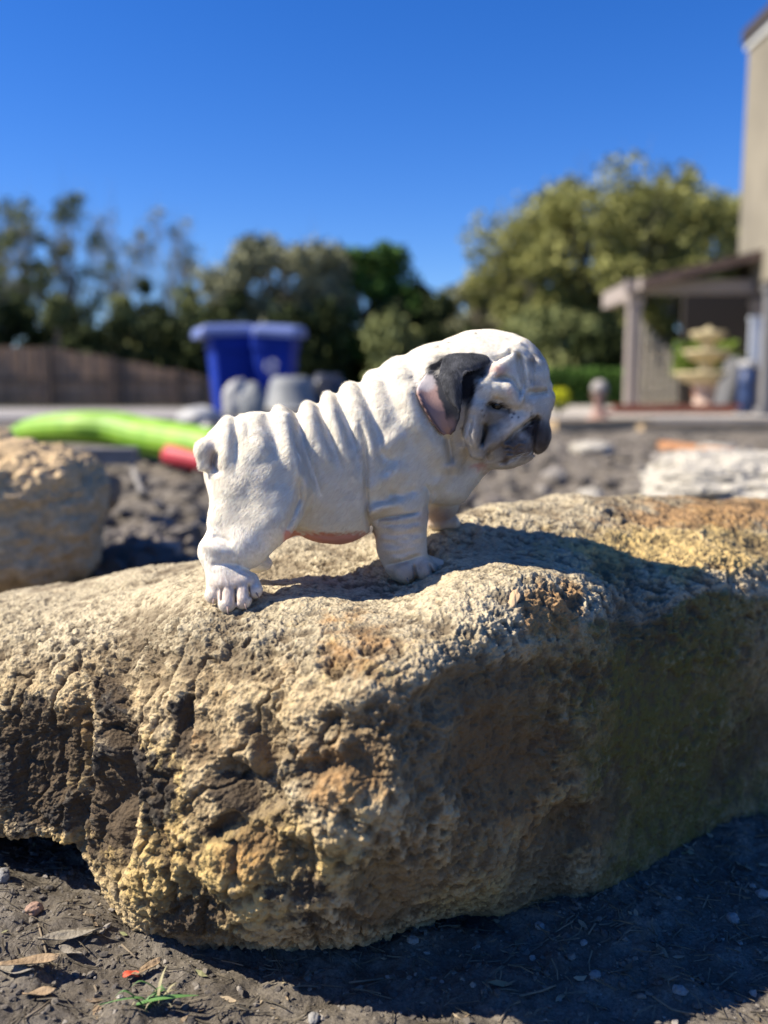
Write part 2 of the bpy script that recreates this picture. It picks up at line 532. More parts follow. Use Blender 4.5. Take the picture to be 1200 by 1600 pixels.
def gm(cx, cy, rx, ry, p=1.0, rot=0):
    ca, sa = math.cos(math.radians(rot)), math.sin(math.radians(rot))
    dx, dy = wu - cx, wv - cy
    x = (dx * ca + dy * sa) / rx; y = (-dx * sa + dy * ca) / ry
    return np.exp(-(x * x + y * y) ** p)
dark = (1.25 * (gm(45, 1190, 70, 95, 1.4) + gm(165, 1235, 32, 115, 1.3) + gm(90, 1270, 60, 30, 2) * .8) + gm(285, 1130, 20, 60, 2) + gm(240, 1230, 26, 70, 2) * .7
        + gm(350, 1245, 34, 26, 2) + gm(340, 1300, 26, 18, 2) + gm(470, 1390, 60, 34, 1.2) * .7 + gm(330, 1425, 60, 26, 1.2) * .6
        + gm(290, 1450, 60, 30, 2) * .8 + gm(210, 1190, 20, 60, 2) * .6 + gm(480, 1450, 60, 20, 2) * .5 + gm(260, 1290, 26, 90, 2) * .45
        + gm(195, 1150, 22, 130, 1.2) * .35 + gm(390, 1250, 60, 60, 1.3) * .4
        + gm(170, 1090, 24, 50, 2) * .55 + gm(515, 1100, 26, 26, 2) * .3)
orange = (gm(555, 1000, 80, 50) * .8 + gm(860, 950, 50, 45, 1.5) * 1.3 + gm(540, 1210, 80, 45) + gm(400, 1340, 60, 50) * .8 + gm(620, 1130, 60, 80) * .6
          + gm(1120, 800, 180, 26, 1.3) * 1.1 + gm(800, 1200, 110, 110, 1.5) * .7 + gm(890, 1300, 70, 50, 1.4) * .7 + gm(280, 1330, 60, 60) * .5
          + gm(1150, 905, 120, 24) * .5 + gm(100, 1130, 14, 60, 2) * .7 + gm(600, 1450, 90, 30) * .5 + gm(330, 1160, 60, 40) * .5)
yellow = (gm(98, 1190, 20, 90, 1.5) * 1.1 + gm(250, 1250, 30, 150, 1.4) * .8 + gm(1080, 850, 220, 50, 1.3) * .9 + gm(330, 1370, 190, 110, 1.5) * .9 + gm(560, 1010, 120, 40) * .5 + gm(850, 1240, 90, 90) * .5 + gm(1000, 870, 160, 30) * .5 + gm(700, 1400, 150, 50) * .6
          + gm(130, 1320, 80, 30) * .6 + gm(540, 1300, 140, 70) * .5)
moss = (gm(1080, 1180, 190, 230, 1.2) * .85 + gm(960, 1050, 120, 140, 1.3) * .55 + gm(1000, 1330, 60, 60) * .3 + gm(1110, 960, 110, 60, 1.5) * .7 + gm(930, 950, 40, 26, 1.5) * .5) * face
me = new_mesh('boulder', Bd, quads, True, dict(dark=np.clip(dark, 0, 1.2), orange=np.clip(orange, 0, 1.3), yellow=np.clip(yellow, 0, 1.2), moss=np.clip(moss, 0, 1.2), face=sstep(985, 1090, wv) * near, shade_brown=np.clip(sstep(650, 760, wu) * sstep(985, 1075, wv + .12 * (wu - 800)) * near, 0, 1),
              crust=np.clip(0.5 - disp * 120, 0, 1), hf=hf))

def rock_material(name, pale=(.47, .395, .26), with_attrs=True, gs=1.0):
    n = NT(name)
    big = n.noise(7 * gs, 4); med = n.noise(38 * gs, 5, .65); fine = n.noise(260 * gs, 3, .7); fine2 = n.noise(90 * gs, 4, .7)
    col = n.ramp(n.math('ADD', n.math('MULTIPLY', big, .5), n.math('MULTIPLY', fine2, .5)),
                 [(.34, tuple(c * .72 for c in pale)), (.5, pale), (.64, tuple(min(c * 1.28, 1) for c in pale))])
    grain = n.ramp(fine, [(.33, .62), (.5, 1.0), (.68, 1.15)])
    col = n.mix(.8, col, grain, 'MULTIPLY')
    if with_attrs:
        def masked(a, sc, lo, hi):
            t = n.math('ADD', n.attr(a), n.math('MULTIPLY', n.math('SUBTRACT', n.noise(sc, 8, .76), .5), 2.7))
            return n.ramp(t, [(lo, 0.0), (hi, 1.0)])
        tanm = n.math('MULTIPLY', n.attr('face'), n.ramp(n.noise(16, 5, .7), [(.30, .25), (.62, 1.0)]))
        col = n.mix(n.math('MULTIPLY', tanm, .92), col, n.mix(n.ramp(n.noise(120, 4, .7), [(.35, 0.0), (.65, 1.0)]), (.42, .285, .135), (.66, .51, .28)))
        col = n.mix(n.math('MULTIPLY', n.attr('shade_brown'), .85), col, n.mix(n.ramp(n.noise(30, 5, .7), [(.35, 0.0), (.65, 1.0)]), (.21, .135, .060), (.37, .27, .14)))  # shade of the right face painted in as a darker brown
        col = n.mix(n.math('MULTIPLY', masked('yellow', 30, .3, .9), .85), col, (.58, .41, .155))
        col = n.mix(n.math('MULTIPLY', masked('orange', 40, .3, .85), .8), col, (.38, .205, .075))
        col = n.mix(n.math('MULTIPLY', masked('moss', 26, .2, .9), .85), col, (.115, .105, .022))
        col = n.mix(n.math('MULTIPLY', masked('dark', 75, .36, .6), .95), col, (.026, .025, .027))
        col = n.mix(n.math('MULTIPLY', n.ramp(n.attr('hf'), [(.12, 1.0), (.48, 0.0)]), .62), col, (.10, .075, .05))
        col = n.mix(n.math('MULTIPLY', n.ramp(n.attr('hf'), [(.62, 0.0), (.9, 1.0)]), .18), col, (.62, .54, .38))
        # sunken parts turn a darker brown
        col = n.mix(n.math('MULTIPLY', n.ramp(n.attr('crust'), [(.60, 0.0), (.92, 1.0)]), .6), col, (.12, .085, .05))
    n.link(col, n.b.inputs['Base Color'])
    n.b.inputs['Roughness'].default_value = .92; n.b.inputs['Specular IOR Level'].default_value = .15
    h = n.math('ADD', n.math('MULTIPLY', n.noise(420 * gs, 4, .75), .55), n.math('MULTIPLY', n.voro(330 * gs), .5))
    n.link(n.bump(h, 1.0, .0026 / gs), n.b.inputs['Normal'])
    return n.m
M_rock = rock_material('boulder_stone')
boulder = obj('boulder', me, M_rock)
tag(boulder, 'huge crusty tan and ochre boulder with black stained pits, under the puppy\'s feet', 'boulder')
# ------------------------------------------------------------------ the puppy
Y0 = 0.757
S = Y0 / FPX
def W(u, v, w=0.0): return P(u, v, Y0 + w * S)
VX = DOG_VOX
lo = np.array([W(285, 0)[0] - .0, 0.625, 0.225]); hi = np.array([W(885, 0)[0] + .0, 0.895, 0.495])
lo[0] = -.185; hi[0] = .165
dim = np.ceil((hi - lo) / VX).astype(int)
gx = (lo[0] + np.arange(dim[0]) * VX).astype(np.float32); gy = (lo[1] + np.arange(dim[1]) * VX).astype(np.float32); gz = (lo[2] + np.arange(dim[2]) * VX).astype(np.float32)
FLD = np.full(dim, 0.05, np.float32)
def _sl(pmin, pmax):
    a = np.clip(np.floor((pmin - lo) / VX).astype(int), 0, dim); b = np.clip(np.ceil((pmax - lo) / VX).astype(int) + 1, 0, dim)
    return tuple(slice(int(i), int(j)) for i, j in zip(a, b))
def _smin(a, b, k):
    h = np.maximum(k - np.abs(a - b), 0) / k
    return np.minimum(a, b) - h * h * k * .25
def _smax(a, b, k):
    h = np.maximum(k - np.abs(a - b), 0) / k
    return np.maximum(a, b) + h * h * k * .25
def put(d, sl, k, sub):
    if sub: FLD[sl] = _smax(FLD[sl], -d, k)
    else: FLD[sl] = _smin(FLD[sl], d, k)
def ell(u, v, w, ru, rv, rw, k=14, rot=0, yaw=0, sub=False):
    c = W(u, v, w); sc = S * c[1] / Y0
    r = np.array([ru, rw, rv]) * sc; kk = k * S
    m = max(r) + kk + 0.004
    sl = _sl(c - m, c + m)
    X = (gx[sl[0]] - c[0])[:, None, None]; Yy = (gy[sl[1]] - c[1])[None, :, None]; Z = (gz[sl[2]] - c[2])[None, None, :]
    ca, sa = math.cos(math.radians(rot)), math.sin(math.radians(rot))       # rot>0: turned clockwise on screen
    x1 = X * ca - Z * sa; z1 = X * sa + Z * ca
    cy, sy = math.cos(math.radians(yaw)), math.sin(math.radians(yaw))
    x2 = x1 * cy + Yy * sy; y2 = -x1 * sy + Yy * cy
    k0 = np.sqrt((x2 / r[0]) ** 2 + (y2 / r[1]) ** 2 + (z1 / r[2]) ** 2)
    k1 = np.sqrt((x2 / r[0] ** 2) ** 2 + (y2 / r[1] ** 2) ** 2 + (z1 / r[2] ** 2) ** 2) + 1e-9
    put((k0 * (k0 - 1) / k1).astype(np.float32), sl, kk, sub)
def cap(pts, rads, k=8, sub=False):
    """rounded chain through (u,v,w) points with radii in px"""
    cs = [W(*p) for p in pts]
    kk = k * S
    for (a, b, ra, rb) in zip(cs[:-1], cs[1:], rads[:-1], rads[1:]):
        ra *= S * a[1] / Y0; rb *= S * b[1] / Y0
        m = max(ra, rb) + kk + .003
        sl = _sl(np.minimum(a, b) - m, np.maximum(a, b) + m)
        X = gx[sl[0]][:, None, None] - a[0]; Yy = gy[sl[1]][None, :, None] - a[1]; Z = gz[sl[2]][None, None, :] - a[2]
        ba = b - a; l2 = (ba ** 2).sum()
        t = np.clip((X * ba[0] + Yy * ba[1] + Z * ba[2]) / l2, 0, 1)
        d = np.sqrt((X - t * ba[0]) ** 2 + (Yy - t * ba[1]) ** 2 + (Z - t * ba[2]) ** 2) - (ra + t * (rb - ra))
        put(d.astype(np.float32), sl, kk, sub)
def mid(u): return .46 * (u - 580)

# --- torso
ell(402, 738, mid(402), 82, 80, 68, 1)                       # rump
ell(372, 700, mid(372), 46, 42, 46, 30)
ell(440, 728, mid(440), 82, 84, 66, 30)
ell(505, 738, mid(505), 88, 100, 72, 34)
ell(560, 715, mid(560), 85, 108, 74, 34, rot=-8)
ell(615, 695, mid(615), 84, 108, 78, 34, rot=-10)            # chest and withers
ell(655, 655, mid(655) + 2, 78, 92, 70, 34, rot=-10)
ell(683, 712, mid(683) + 4, 56, 58, 56, 30)                  # forechest
cap([(640, 655, mid(640)), (735, 615, 36)], [82, 74], 30)    # neck
cap([(690, 600, 22), (745, 585, 30)], [64, 62], 24)
ell(520, 786, mid(520), 78, 62, 60, 26)                      # belly
# tail nub
cap([(338, 690, mid(338)), (322, 702, mid(320) - 6), (321, 725, mid(320) - 8)], [16, 15, 11], 7)
# --- hind near leg
NW = mid(372) - 46
ell(400, 775, NW + 18, 66, 84, 40, 26, rot=24)               # thigh
ell(425, 800, NW + 10, 42, 50, 34, 20, rot=30)               # knee
ell(368, 822, NW + 12, 44, 44, 34, 18)
cap([(420, 815, NW + 4), (385, 852, NW), (348, 858, NW - 2)], [34, 32, 26], 16)
cap([(336, 856, NW - 4), (326, 862, NW - 2)], [25, 17], 10)   # hock
cap([(345, 868, NW - 6), (352, 895, NW - 14)], [31, 27], 8)  # pastern
ell(362, 908, NW - 18, 38, 20, 30, 10)
for a in [((340, 912, NW - 22), (334, 930, NW - 30), 15), ((357, 915, NW - 28), (354, 944, NW - 44), 16), ((377, 913, NW - 26), (379, 938, NW - 40), 15.5),
          ((390, 908, NW - 12), (398, 922, NW - 22), 14)]:
    cap([a[0], a[1]], [a[2], a[2] - 1.5], 2.5)
# --- hind far leg
FW = mid(395) + 44
ell(420, 785, FW - 10, 55, 70, 36, 24, rot=24)
cap([(425, 815, FW), (398, 850, FW + 4), (385, 870, FW + 6)], [32, 24, 22], 14)
ell(398, 880, FW + 4, 28, 15, 26, 8)
# --- front near leg
LW = mid(635) - 50
ell(628, 730, LW + 16, 52, 66, 36, 26, rot=-14)              # shoulder
ell(612, 790, LW + 12, 36, 34, 34, 16)                       # elbow
cap([(630, 770, LW + 10), (624, 815, LW + 4), (627, 850, LW), (634, 876, LW - 4)], [43, 40, 37, 34], 12)
ell(646, 886, LW - 10, 40, 21, 34, 10, rot=8)
for a in [((630, 884, LW - 22), (633, 893, LW - 36), 19), ((652, 884, LW - 20), (664, 891, LW - 30), 18), ((668, 882, LW + 2), (686, 887, LW - 4), 15), ((664, 884, LW + 18), (680, 884, LW + 26), 12)]:
    cap([a[0], a[1]], [a[2], a[2] - 2], 2.5)
# --- front far leg
RW = mid(690) + 48
RW = 95
cap([(690, 742, RW - 22), (688, 780, RW + 4), (688, 806, RW + 22)], [38, 27, 22], 14)
ell(692, 815, RW + 24, 26, 13, 24, 8)
for q in (-12, 2, 16):
    cap([(700, 816, RW + 20 + q), (711, 818, RW + 18 + q)], [9, 7.5], 2.5)
# --- head
ell(762, 596, 30, 84, 76, 66, 22, rot=8)                     # skull
ell(800, 590, 22, 54, 60, 58, 20)                            # forehead
ell(752, 655, 30, 56, 62, 58, 18)                            # cheek
ell(790, 655, 18, 58, 52, 50, 16, rot=12)                    # muzzle mass
ell(830, 645, 12, 31, 30, 36, 12)                            # nose pad area
ell(840, 677, 10, 21, 33, 33, 6, rot=-4)                     # front flews
ell(804, 691, 14, 42, 37, 44, 6, rot=-14)                    # lip and chin
ell(770, 700, 18, 36, 30, 42, 12)
ell(792, 711, 14, 32, 22, 34, 8, rot=-10)
cap([(735, 722, 34), (702, 752, 28)], [30, 38], 20)          # throat
cap([(772, 582, -30), (757, 608, -42), (748, 642, -46), (742, 676, -42), (747, 704, -30)], [11, 14, 16, 16, 13], 10)   # cheek roll
cap([(792, 558, -28), (777, 579, -40), (764, 596, -42)], [9, 11, 11], 8)
# folds standing proud on the near side of the head (and mirrored)
for sgn, c0 in ((-1, 20), (1, 20)):
    def D(w): return c0 + sgn * w
    cap([(748, 704, D(46)), (770, 682, D(48)), (800, 662, D(44)), (828, 646, D(36)), (852, 634, D(18))], [14, 16.5, 16, 14.5, 12], 4.5)   # rope over muzzle
    cap([(757, 620, D(58)), (774, 607, D(63)), (792, 608, D(61)), (804, 621, D(54)), (807, 629, D(47))], [9, 13, 15, 14, 11], 4.5)      # brow lobe
    cap([(762, 590, D(57)), (782, 574, D(54)), (804, 560, D(44)), (812, 549, D(36))], [8, 10, 10, 8], 7)
    cap([(822, 560, D(34)), (832, 585, D(38)), (838, 604, D(36))], [10, 11, 10], 4)
cap([(838, 606, -14), (848, 606, 14), (838, 606, 42)], [12, 12, 12], 7)
cap([(826, 632, -22), (845, 622, 0), (850, 622, 30), (828, 632, 56)], [12, 15, 15, 12], 7)

# --- relief: folds and creases drawn over the body
RU0, RV0, RN_U, RN_V = 270, 480, 640, 540
uu, vv = np.meshgrid(RU0 + np.arange(RN_U), RV0 + np.arange(RN_V), indexing='ij')
uu = uu.astype(float); vv = vv.astype(float)
REL = np.zeros((RN_U, RN_V))
def ridge(pts, width, amp, skew=0.0, taper=(0.0, 0.35)):
    global REL
    if pts[0][0] < 690 and pts[0][1] < 660 and amp >= 4: width = width * 1.25; amp = amp * .84
    d, t, s = seg_d(uu, vv, pts)
    e = np.ones_like(t)
    if taper[0]: e *= sstep(0, taper[0], t)
    if taper[1]: e *= 1 - sstep(1 - taper[1], 1.0, t)
    # distance beyond ends already tapers through d
    prof = np.exp(-(d / width) ** 2)
    if skew:
        off = d * s
        prof = prof - skew * np.exp(-((off + 1.25 * width) / (0.55 * width)) ** 2) * (d < 3 * width)
    REL = REL + amp * e * prof
def crease(pts, width, amp, taper=(0.2, 0.25)):
    ridge(pts, width, -amp, 0, taper)
RS = 1.0
ridge([(352, 640), (353, 665), (352, 700), (356, 740)], 11, 5.5, .7)
ridge([(372, 640), (376, 660), (380, 690)], 9, 2.5, .4)
ridge([(396, 630), (398, 660), (408, 690), (418, 725)], 14, 5.5, .5)
ridge([(428, 620), (444, 650), (456, 705), (473, 748), (490, 792)], 12, 8.5, .75, (0, .25))
ridge([(470, 610), (482, 636), (500, 690), (513, 722), (524, 752)], 11, 7.5, .7)
ridge([(500, 590), (512, 622), (532, 682), (545, 722), (554, 765)], 10.5, 7, .7)
ridge([(532, 580), (546, 604), (566, 655), (578, 700), (588, 752)], 11.5, 6.5, .7)
ridge([(566, 570), (580, 590), (600, 640), (612, 672)], 12, 4, .4)
ridge([(602, 545), (618, 568), (636, 618), (648, 660), (668, 712)], 14, 4.5, .5)
crease([(560, 640), (572, 700), (573, 760), (576, 810), (582, 832)], 5, 7, (.3, .05))
crease([(592, 700), (610, 720), (600, 750)], 9, 3)
ridge([(604, 698), (622, 684), (640, 690)], 13, 4.5)
ridge([(585, 760), (610, 740), (640, 724)], 12, 4)
crease([(600, 772), (630, 772), (660, 762)], 8, 3.5)
ridge([(576, 800), (598, 793), (622, 788), (640, 791)], 8, 7, -.0, (.05, .3))
crease([(580, 812), (610, 808), (645, 802), (664, 796)], 3.5, 4)
crease([(664, 752), (672, 770), (668, 800)], 4, 3.5)
for x0, x1, v0, tl_, wd_, am in ((588, 662, 812, -6, 4.5, 2.6), (586, 640, 822, 1, 3.6, 1.8), (604, 666, 829, -9, 5.5, 3.2), (590, 650, 841, -3, 4.2, 2.4),
                                 (612, 668, 848, -10, 4.6, 2.6), (592, 660, 858, -5, 6.0, 3.2), (604, 664, 871, -10, 4.4, 2.6)):
    ridge([(x0, v0), (x0 * .6 + x1 * .4, v0 + 2.5 + tl_ * .2), (x0 * .3 + x1 * .7, v0 + tl_ * .6), (x1, v0 + tl_)], wd_, am, 0, (.2, .25))
crease([(600, 884), (630, 878), (660, 866)], 3.5, 3.5)
# neck collar folds
ridge([(640, 590), (644, 625), (660, 662), (680, 695), (697, 722), (702, 742)], 14, 6.5, .4, (.15, .1))
crease([(700, 675), (703, 700), (706, 728)], 6, 8)
ridge([(700, 735), (690, 752), (676, 765)], 9, 3)
ridge([(722, 700), (718, 724), (712, 744)], 8, 3.5)
# rump, thigh, hock
crease([(340, 700), (334, 725), (345, 745)], 6, 5)
crease([(470, 738), (468, 778), (452, 815), (440, 838)], 6, 5)
ridge([(318, 850), (340, 858), (365, 872)], 9, 4)
crease([(326, 883), (350, 881), (378, 883)], 5, 2.6, (.2, .2))
crease([(330, 838), (350, 842), (365, 850)], 5, 2.5)
# belly edge
crease([(450, 828), (480, 834), (520, 838), (572, 832)], 4, 2.2)
# face
crease([(758, 630), (768, 635), (784, 637), (798, 644)], 4.6, 7, (.15, .1))
crease([(808, 546), (813, 572), (818, 598), (820, 615)], 4.5, 8)
ridge([(786, 538), (802, 542), (818, 552), (830, 566)], 7, 3.5, .4, (.2, .2))
ridge([(800, 530), (820, 536), (838, 552), (848, 572)], 6, 3, .4, (.2, .2))
ridge([(846, 566), (850, 585), (850, 602)], 6, 3)
crease([(770, 566), (788, 558), (802, 548)], 4, 3.5)
crease([(830, 556), (833, 580), (832, 606)], 4, 5.5)
crease([(818, 614), (838, 612), (858, 611)], 5, 4.5, (.3, .15))
crease([(768, 594), (784, 588), (800, 592), (812, 610), (812, 632)], 3.5, 4.5)
ridge([(738, 660), (737, 690), (742, 708)], 7, 3)
crease([(758, 658), (755, 680), (751, 702)], 4.5, 6.5)
crease([(766, 700), (760, 712), (764, 724)], 3, 4)
crease([(800, 716), (790, 722), (778, 724)], 2.5, 3)
crease([(738, 652), (733, 676), (736, 700)], 3.5, 3.5)
ridge([(750, 600), (742, 625), (735, 650)], 8, 3)
crease([(790, 697), (806, 676), (828, 660), (845, 650)], 4.5, 8, (.2, .05))
crease([(842, 650), (836, 676), (833, 702), (835, 712)], 3.0, 4.5, (.15, .02))
ridge([(756, 712), (762, 697), (780, 684)], 6, 2.5)
for k, dv in enumerate((0, 8, 16)):
    ridge([(784 + k * 2, 699 + dv), (793, 694 + dv + k), (801, 700 + dv - 2 * k), (812, 693 + dv * .8), (820, 694 + dv * .8), (829, 684 + dv * .7)], 3.0, 3.2, 0, (.15, .25))
    crease([(786 + k * 3, 703 + dv), (795, 699 + dv), (803, 704 + dv - 2 * k), (813, 696 + dv * .8), (821, 698 + dv * .7)], 2.4, 3.2, (.2, .3))
crease([(764, 712), (772, 720)], 4, 2.5)

# paw gaps
crease([(647, 880), (649, 894), (651, 910)], 2.6, 5.5, (.3, 0)); crease([(668, 878), (674, 890), (680, 904)], 2.6, 5, (.3, 0))
crease([(348, 914), (346, 938)], 2.2, 4, (.3, 0)); crease([(368, 914), (369, 940)], 2.2, 4, (.3, 0)); crease([(388, 910), (390, 932)], 2.2, 4, (.3, 0))

def sample2(map_, u, v):
    x = np.clip(u - RU0, 0, RN_U - 2.001); y = np.clip(v - RV0, 0, RN_V - 2.001)
    i = x.astype(int); j = y.astype(int); fx = x - i; fy = y - j
    return (map_[i, j] * (1 - fx) * (1 - fy) + map_[i + 1, j] * fx * (1 - fy) + map_[i, j + 1] * (1 - fx) * fy + map_[i + 1, j + 1] * fx * fy)
REL *= 1.25
band = np.nonzero(np.abs(FLD) < 0.011)
bp = np.stack([gx[band[0]], gy[band[1]], gz[band[2]]], 1)
bu, bv = proj(bp)
FLD[band] -= (sample2(REL, bu, bv) * S).astype(np.float32)
# soft irregularity
FLD[band] -= (0.0007 * perlin(bp * 75) + .0010 * perlin(bp * 32)).astype(np.float32)
del bp, bu, bv, band

def surf_Y(u, v, y0=.63, y1=.88):
    ys = np.arange(y0, y1, .0004)
    pts = np.stack([P(u, v, y) for y in ys])
    ix = np.clip(((pts - lo) / VX), 0, dim - 2.001); i = ix.astype(int)
    f = FLD[i[:, 0], i[:, 1], i[:, 2]]
    h = np.nonzero(f < 0)[0]
    return ys[h[0]] if len(h) else Y0

def surface_nets(F, lo, h):
    s = F < 0
    nx, ny, nz = F.shape
    c = np.zeros((nx - 1, ny - 1, nz - 1), np.uint8)
    for a in (0, 1):
        for b in (0, 1):
            for d in (0, 1):
                c += s[a:nx - 1 + a, b:ny - 1 + b, d:nz - 1 + d]
    act = np.nonzero((c > 0) & (c < 8))
    n = len(act[0]); idm = np.full(c.shape, -1, np.int32); idm[act] = np.arange(n)
    acc = np.zeros((n, 3)); cnt = np.zeros(n)
    corners = [(a, b, d) for a in (0, 1) for b in (0, 1) for d in (0, 1)]
    val = {q: F[act[0] + q[0], act[1] + q[1], act[2] + q[2]] for q in corners}
    for q in corners:
        for ax in range(3):
            if q[ax] == 0:
                r = list(q); r[ax] = 1; r = tuple(r)
                v0, v1 = val[q], val[r]; m = (v0 < 0) != (v1 < 0)
                t = np.where(m, v0 / np.where(m, v0 - v1, 1), 0)
                p = np.tile(np.array(q, float), (n, 1)); p[:, ax] = t
                acc += p * m[:, None]; cnt += m
    V = (np.stack(act, 1) + acc / cnt[:, None]) * h + lo
    Q = []
    for ax in range(3):
        a1, a2 = [k for k in range(3) if k != ax]
        sa = [slice(None)] * 3; sb = [slice(None)] * 3
        sa[ax] = slice(0, -1); sb[ax] = slice(1, None)
        e0 = s[tuple(sa)]; e1 = s[tuple(sb)]
        cr = np.nonzero(e0 != e1)
        cr = [k.copy() for k in cr]
        ok = (cr[a1] > 0) & (cr[a2] > 0) & (cr[a1] < F.shape[a1] - 1) & (cr[a2] < F.shape[a2] - 1)
        cr = [k[ok] for k in cr]
        def cell(d1, d2):
            q = [k.copy() for k in cr]; q[a1] = q[a1] - d1; q[a2] = q[a2] - d2
            return idm[q[0], q[1], q[2]]
        q4 = np.stack([cell(1, 1), cell(0, 1), cell(0, 0), cell(1, 0)], 1)
        flip = s[cr[0], cr[1], cr[2]]
        if ax == 1: flip = ~flip
        q4[~flip] = q4[~flip][:, ::-1]
        Q.append(q4)
    return V, np.concatenate(Q)
DV, DQ = surface_nets(FLD, lo, VX)
# drop stray islands is unnecessary: all parts overlap
def field_normals(V):
    ix = (V - lo) / VX
    g = []
    for ax in range(3):
        o = np.zeros(3); o[ax] = .8
        def smp(p):
            p = np.clip(p, 0, dim - 2.001); i = p.astype(int); f = p - i
            r = 0
            for a in (0, 1):
                for b in (0, 1):
                    for d in (0, 1):
                        r = r + FLD[i[:, 0] + a, i[:, 1] + b, i[:, 2] + d] * (f[:, 0] if a else 1 - f[:, 0]) * (f[:, 1] if b else 1 - f[:, 1]) * (f[:, 2] if d else 1 - f[:, 2])
            return r
        g.append(smp(ix + o) - smp(ix - o))
    g = np.stack(g, 1); return g / (np.linalg.norm(g, axis=1)[:, None] + 1e-12)
DN = field_normals(DV)
du_, dv_ = proj(DV)
wdep = (DV[:, 1] - Y0) / S

def dog_colour(V, N, u, v):
    n1 = fbm(V * 60, 3); n2 = fbm(V * 220, 2)
    ju, jv = u + 5 * n1 + 3 * n2, v + 5 * n2 + 3 * n1
    white = np.array([.93, .87, .755]); c = np.tile(white, (len(V), 1))
    lg = (sstep(770, 850, v) * sstep(560, 590, u))[:, None]; c = c * (1 - lg) + np.array([.82, .70, .54]) * lg  # warm bounce light in the front legs' shade put into their colour
    c *= (1 + .03 * n1 + .03 * n2)[:, None]
    def blend(c, col, m): return c * (1 - m[:, None]) + np.array(col) * m[:, None]
    def g(cx, cy, rx, ry, p=1.0): return np.exp(-(((ju - cx) / rx) ** 2 + ((jv - cy) / ry) ** 2) ** p)
    head = sstep(690, 730, u) * sstep(745, 725, v)
    wd = (V[:, 1] - Y0) / S
    near_s = sstep(10, -10, wd - mid(u)) if True else 1
    # cool tint on the face, pink skin at the brow and where the coat is thin
    c = blend(c, (.62, .56, .49), head * sstep(600, 640, v) * .6)
    c = blend(c, (.27, .235, .20), head * np.clip(g(768, 655, 22, 24, 1.5) + g(800, 700, 40, 26, 1.5) + g(757, 690, 14, 26), 0, 1) * .7)
    c = blend(c, (.62, .36, .33), np.clip(g(779, 578, 16, 8) * .75 + g(795, 610, 6, 8) * .4, 0, 1) * head)
    c = blend(c, (.42, .40, .39), np.clip(g(835, 560, 12, 16) * .8 + g(838, 600, 14, 12) * .6 + g(735, 525, 26, 5) * .2, 0, 1) * head)
    # eye rim and tear stain, nostril, lips
    c = blend(c, (.03, .025, .025), np.clip(g(777, 633, 15, 5, 1.8) * 1.1 + g(794, 641, 7, 3, 1.4) * .6, 0, 1) * head)
    c = blend(c, (.17, .15, .15), np.clip(g(785, 648, 10, 12) * .6, 0, 1) * head)
    c = blend(c, (.045, .04, .045), np.clip(g(836, 668, 9, 22, 1.8) + g(824, 672, 8, 10, 1.5) * .8, 0, 1) * head)
    c = blend(c, (.085, .068, .060), np.clip(g(848, 684, 21, 34, 1.8) * .97, 0, 1) * head)
    c = blend(c, (.13, .095, .078), np.clip(g(808, 698, 32, 17, 1.6) * .85 + g(790, 720, 9, 8, 1.4) * .8, 0, 1) * head)
    # belly, toes, tail
    belly = sstep(438, 455, u) * sstep(592, 580, u) * sstep(828, 838, jv) * sstep(.3, -.1, N[:, 2])
    belly = np.clip(belly + sstep(438, 452, u) * sstep(475, 455, u) * sstep(822, 834, jv), 0, 1)
    c = blend(c, (.60, .25, .18), belly * .95)
    toes = np.clip(g(362, 925, 48, 30, 2), 0, 1)
    c = blend(c, (.68, .57, .49), toes * .7)
    c = blend(c, (.56, .44, .34), np.clip(g(660, 893, 55, 16, 2), 0, 1) * .8)
    c = blend(c, (.62, .42, .37), np.clip(g(688, 806, 26, 16, 1.5), 0, 1) * .6)
    c = blend(c, (.66, .57, .53), g(333, 712, 9, 20) * .8)
    c = blend(c, (.70, .62, .48), np.clip(g(722, 728, 20, 24, 1.4), 0, 1) * .5)
    c = blend(c, (.68, .36, .30), np.clip(g(752, 730, 14, 6, 1.4), 0, 1) * .7)
    # dark fur round the ear's root, with the ear cavity's shadow painted in
    n3 = fbm(V * 160, 2)
    ear = np.clip(g(742, 578, 22, 24, 3) + g(728, 606, 14, 26, 3) + g(694, 566, 18, 12, 2) + g(672, 592, 12, 12, 2) * .7 + g(680, 576, 10, 10, 2), 0, 1) * near_s
    c = blend(c, (.035, .036, .042), ear)
    # freckles
    for (fx, fy, r) in ((686, 541, 2.5), (704, 535, 2), (644, 588, 2), (648, 606, 2.5), (745, 521, 2), (757, 649, 1.6), (803, 646, 3), (810, 652, 2), (722, 669, 2.5), (754, 641, 1.6), (830, 645, 1.5), (800, 652, 2)):
        c = blend(c, (.12, .11, .12), np.exp(-(((u - fx) ** 2 + (v - fy) ** 2) / r ** 2) ** 2) * .85 * near_s)
    return np.clip(c, 0, 1), belly, head
DC, Dbelly, Dhead = dog_colour(DV, DN, du_, dv_)
dog = empty('puppy', W(560, 900, 0), 'white wrinkled bulldog puppy with one dark grey ear standing on the boulder', 'puppy')
DOG0 = np.array(dog.location)
dm = new_mesh('body', DV - DOG0, DQ, True, None, dict(col=DC))
n = NT('puppy_skin')
n.link(n.attr('col', True), n.b.inputs['Base Color'])
n.b.inputs['Roughness'].default_value = .8; n.b.inputs['Specular IOR Level'].default_value = .08
n.b.inputs['Subsurface Weight'].default_value = .12
n.b.inputs['Subsurface Radius'].default_value = (.006, .003, .002); n.b.inputs['Subsurface Scale'].default_value = .5
n.link(n.bump(n.noise(900, 3, .6), .25, .0006), n.b.inputs['Normal'])
M_skin = n.m
body = obj('body', dm, M_skin, dog)

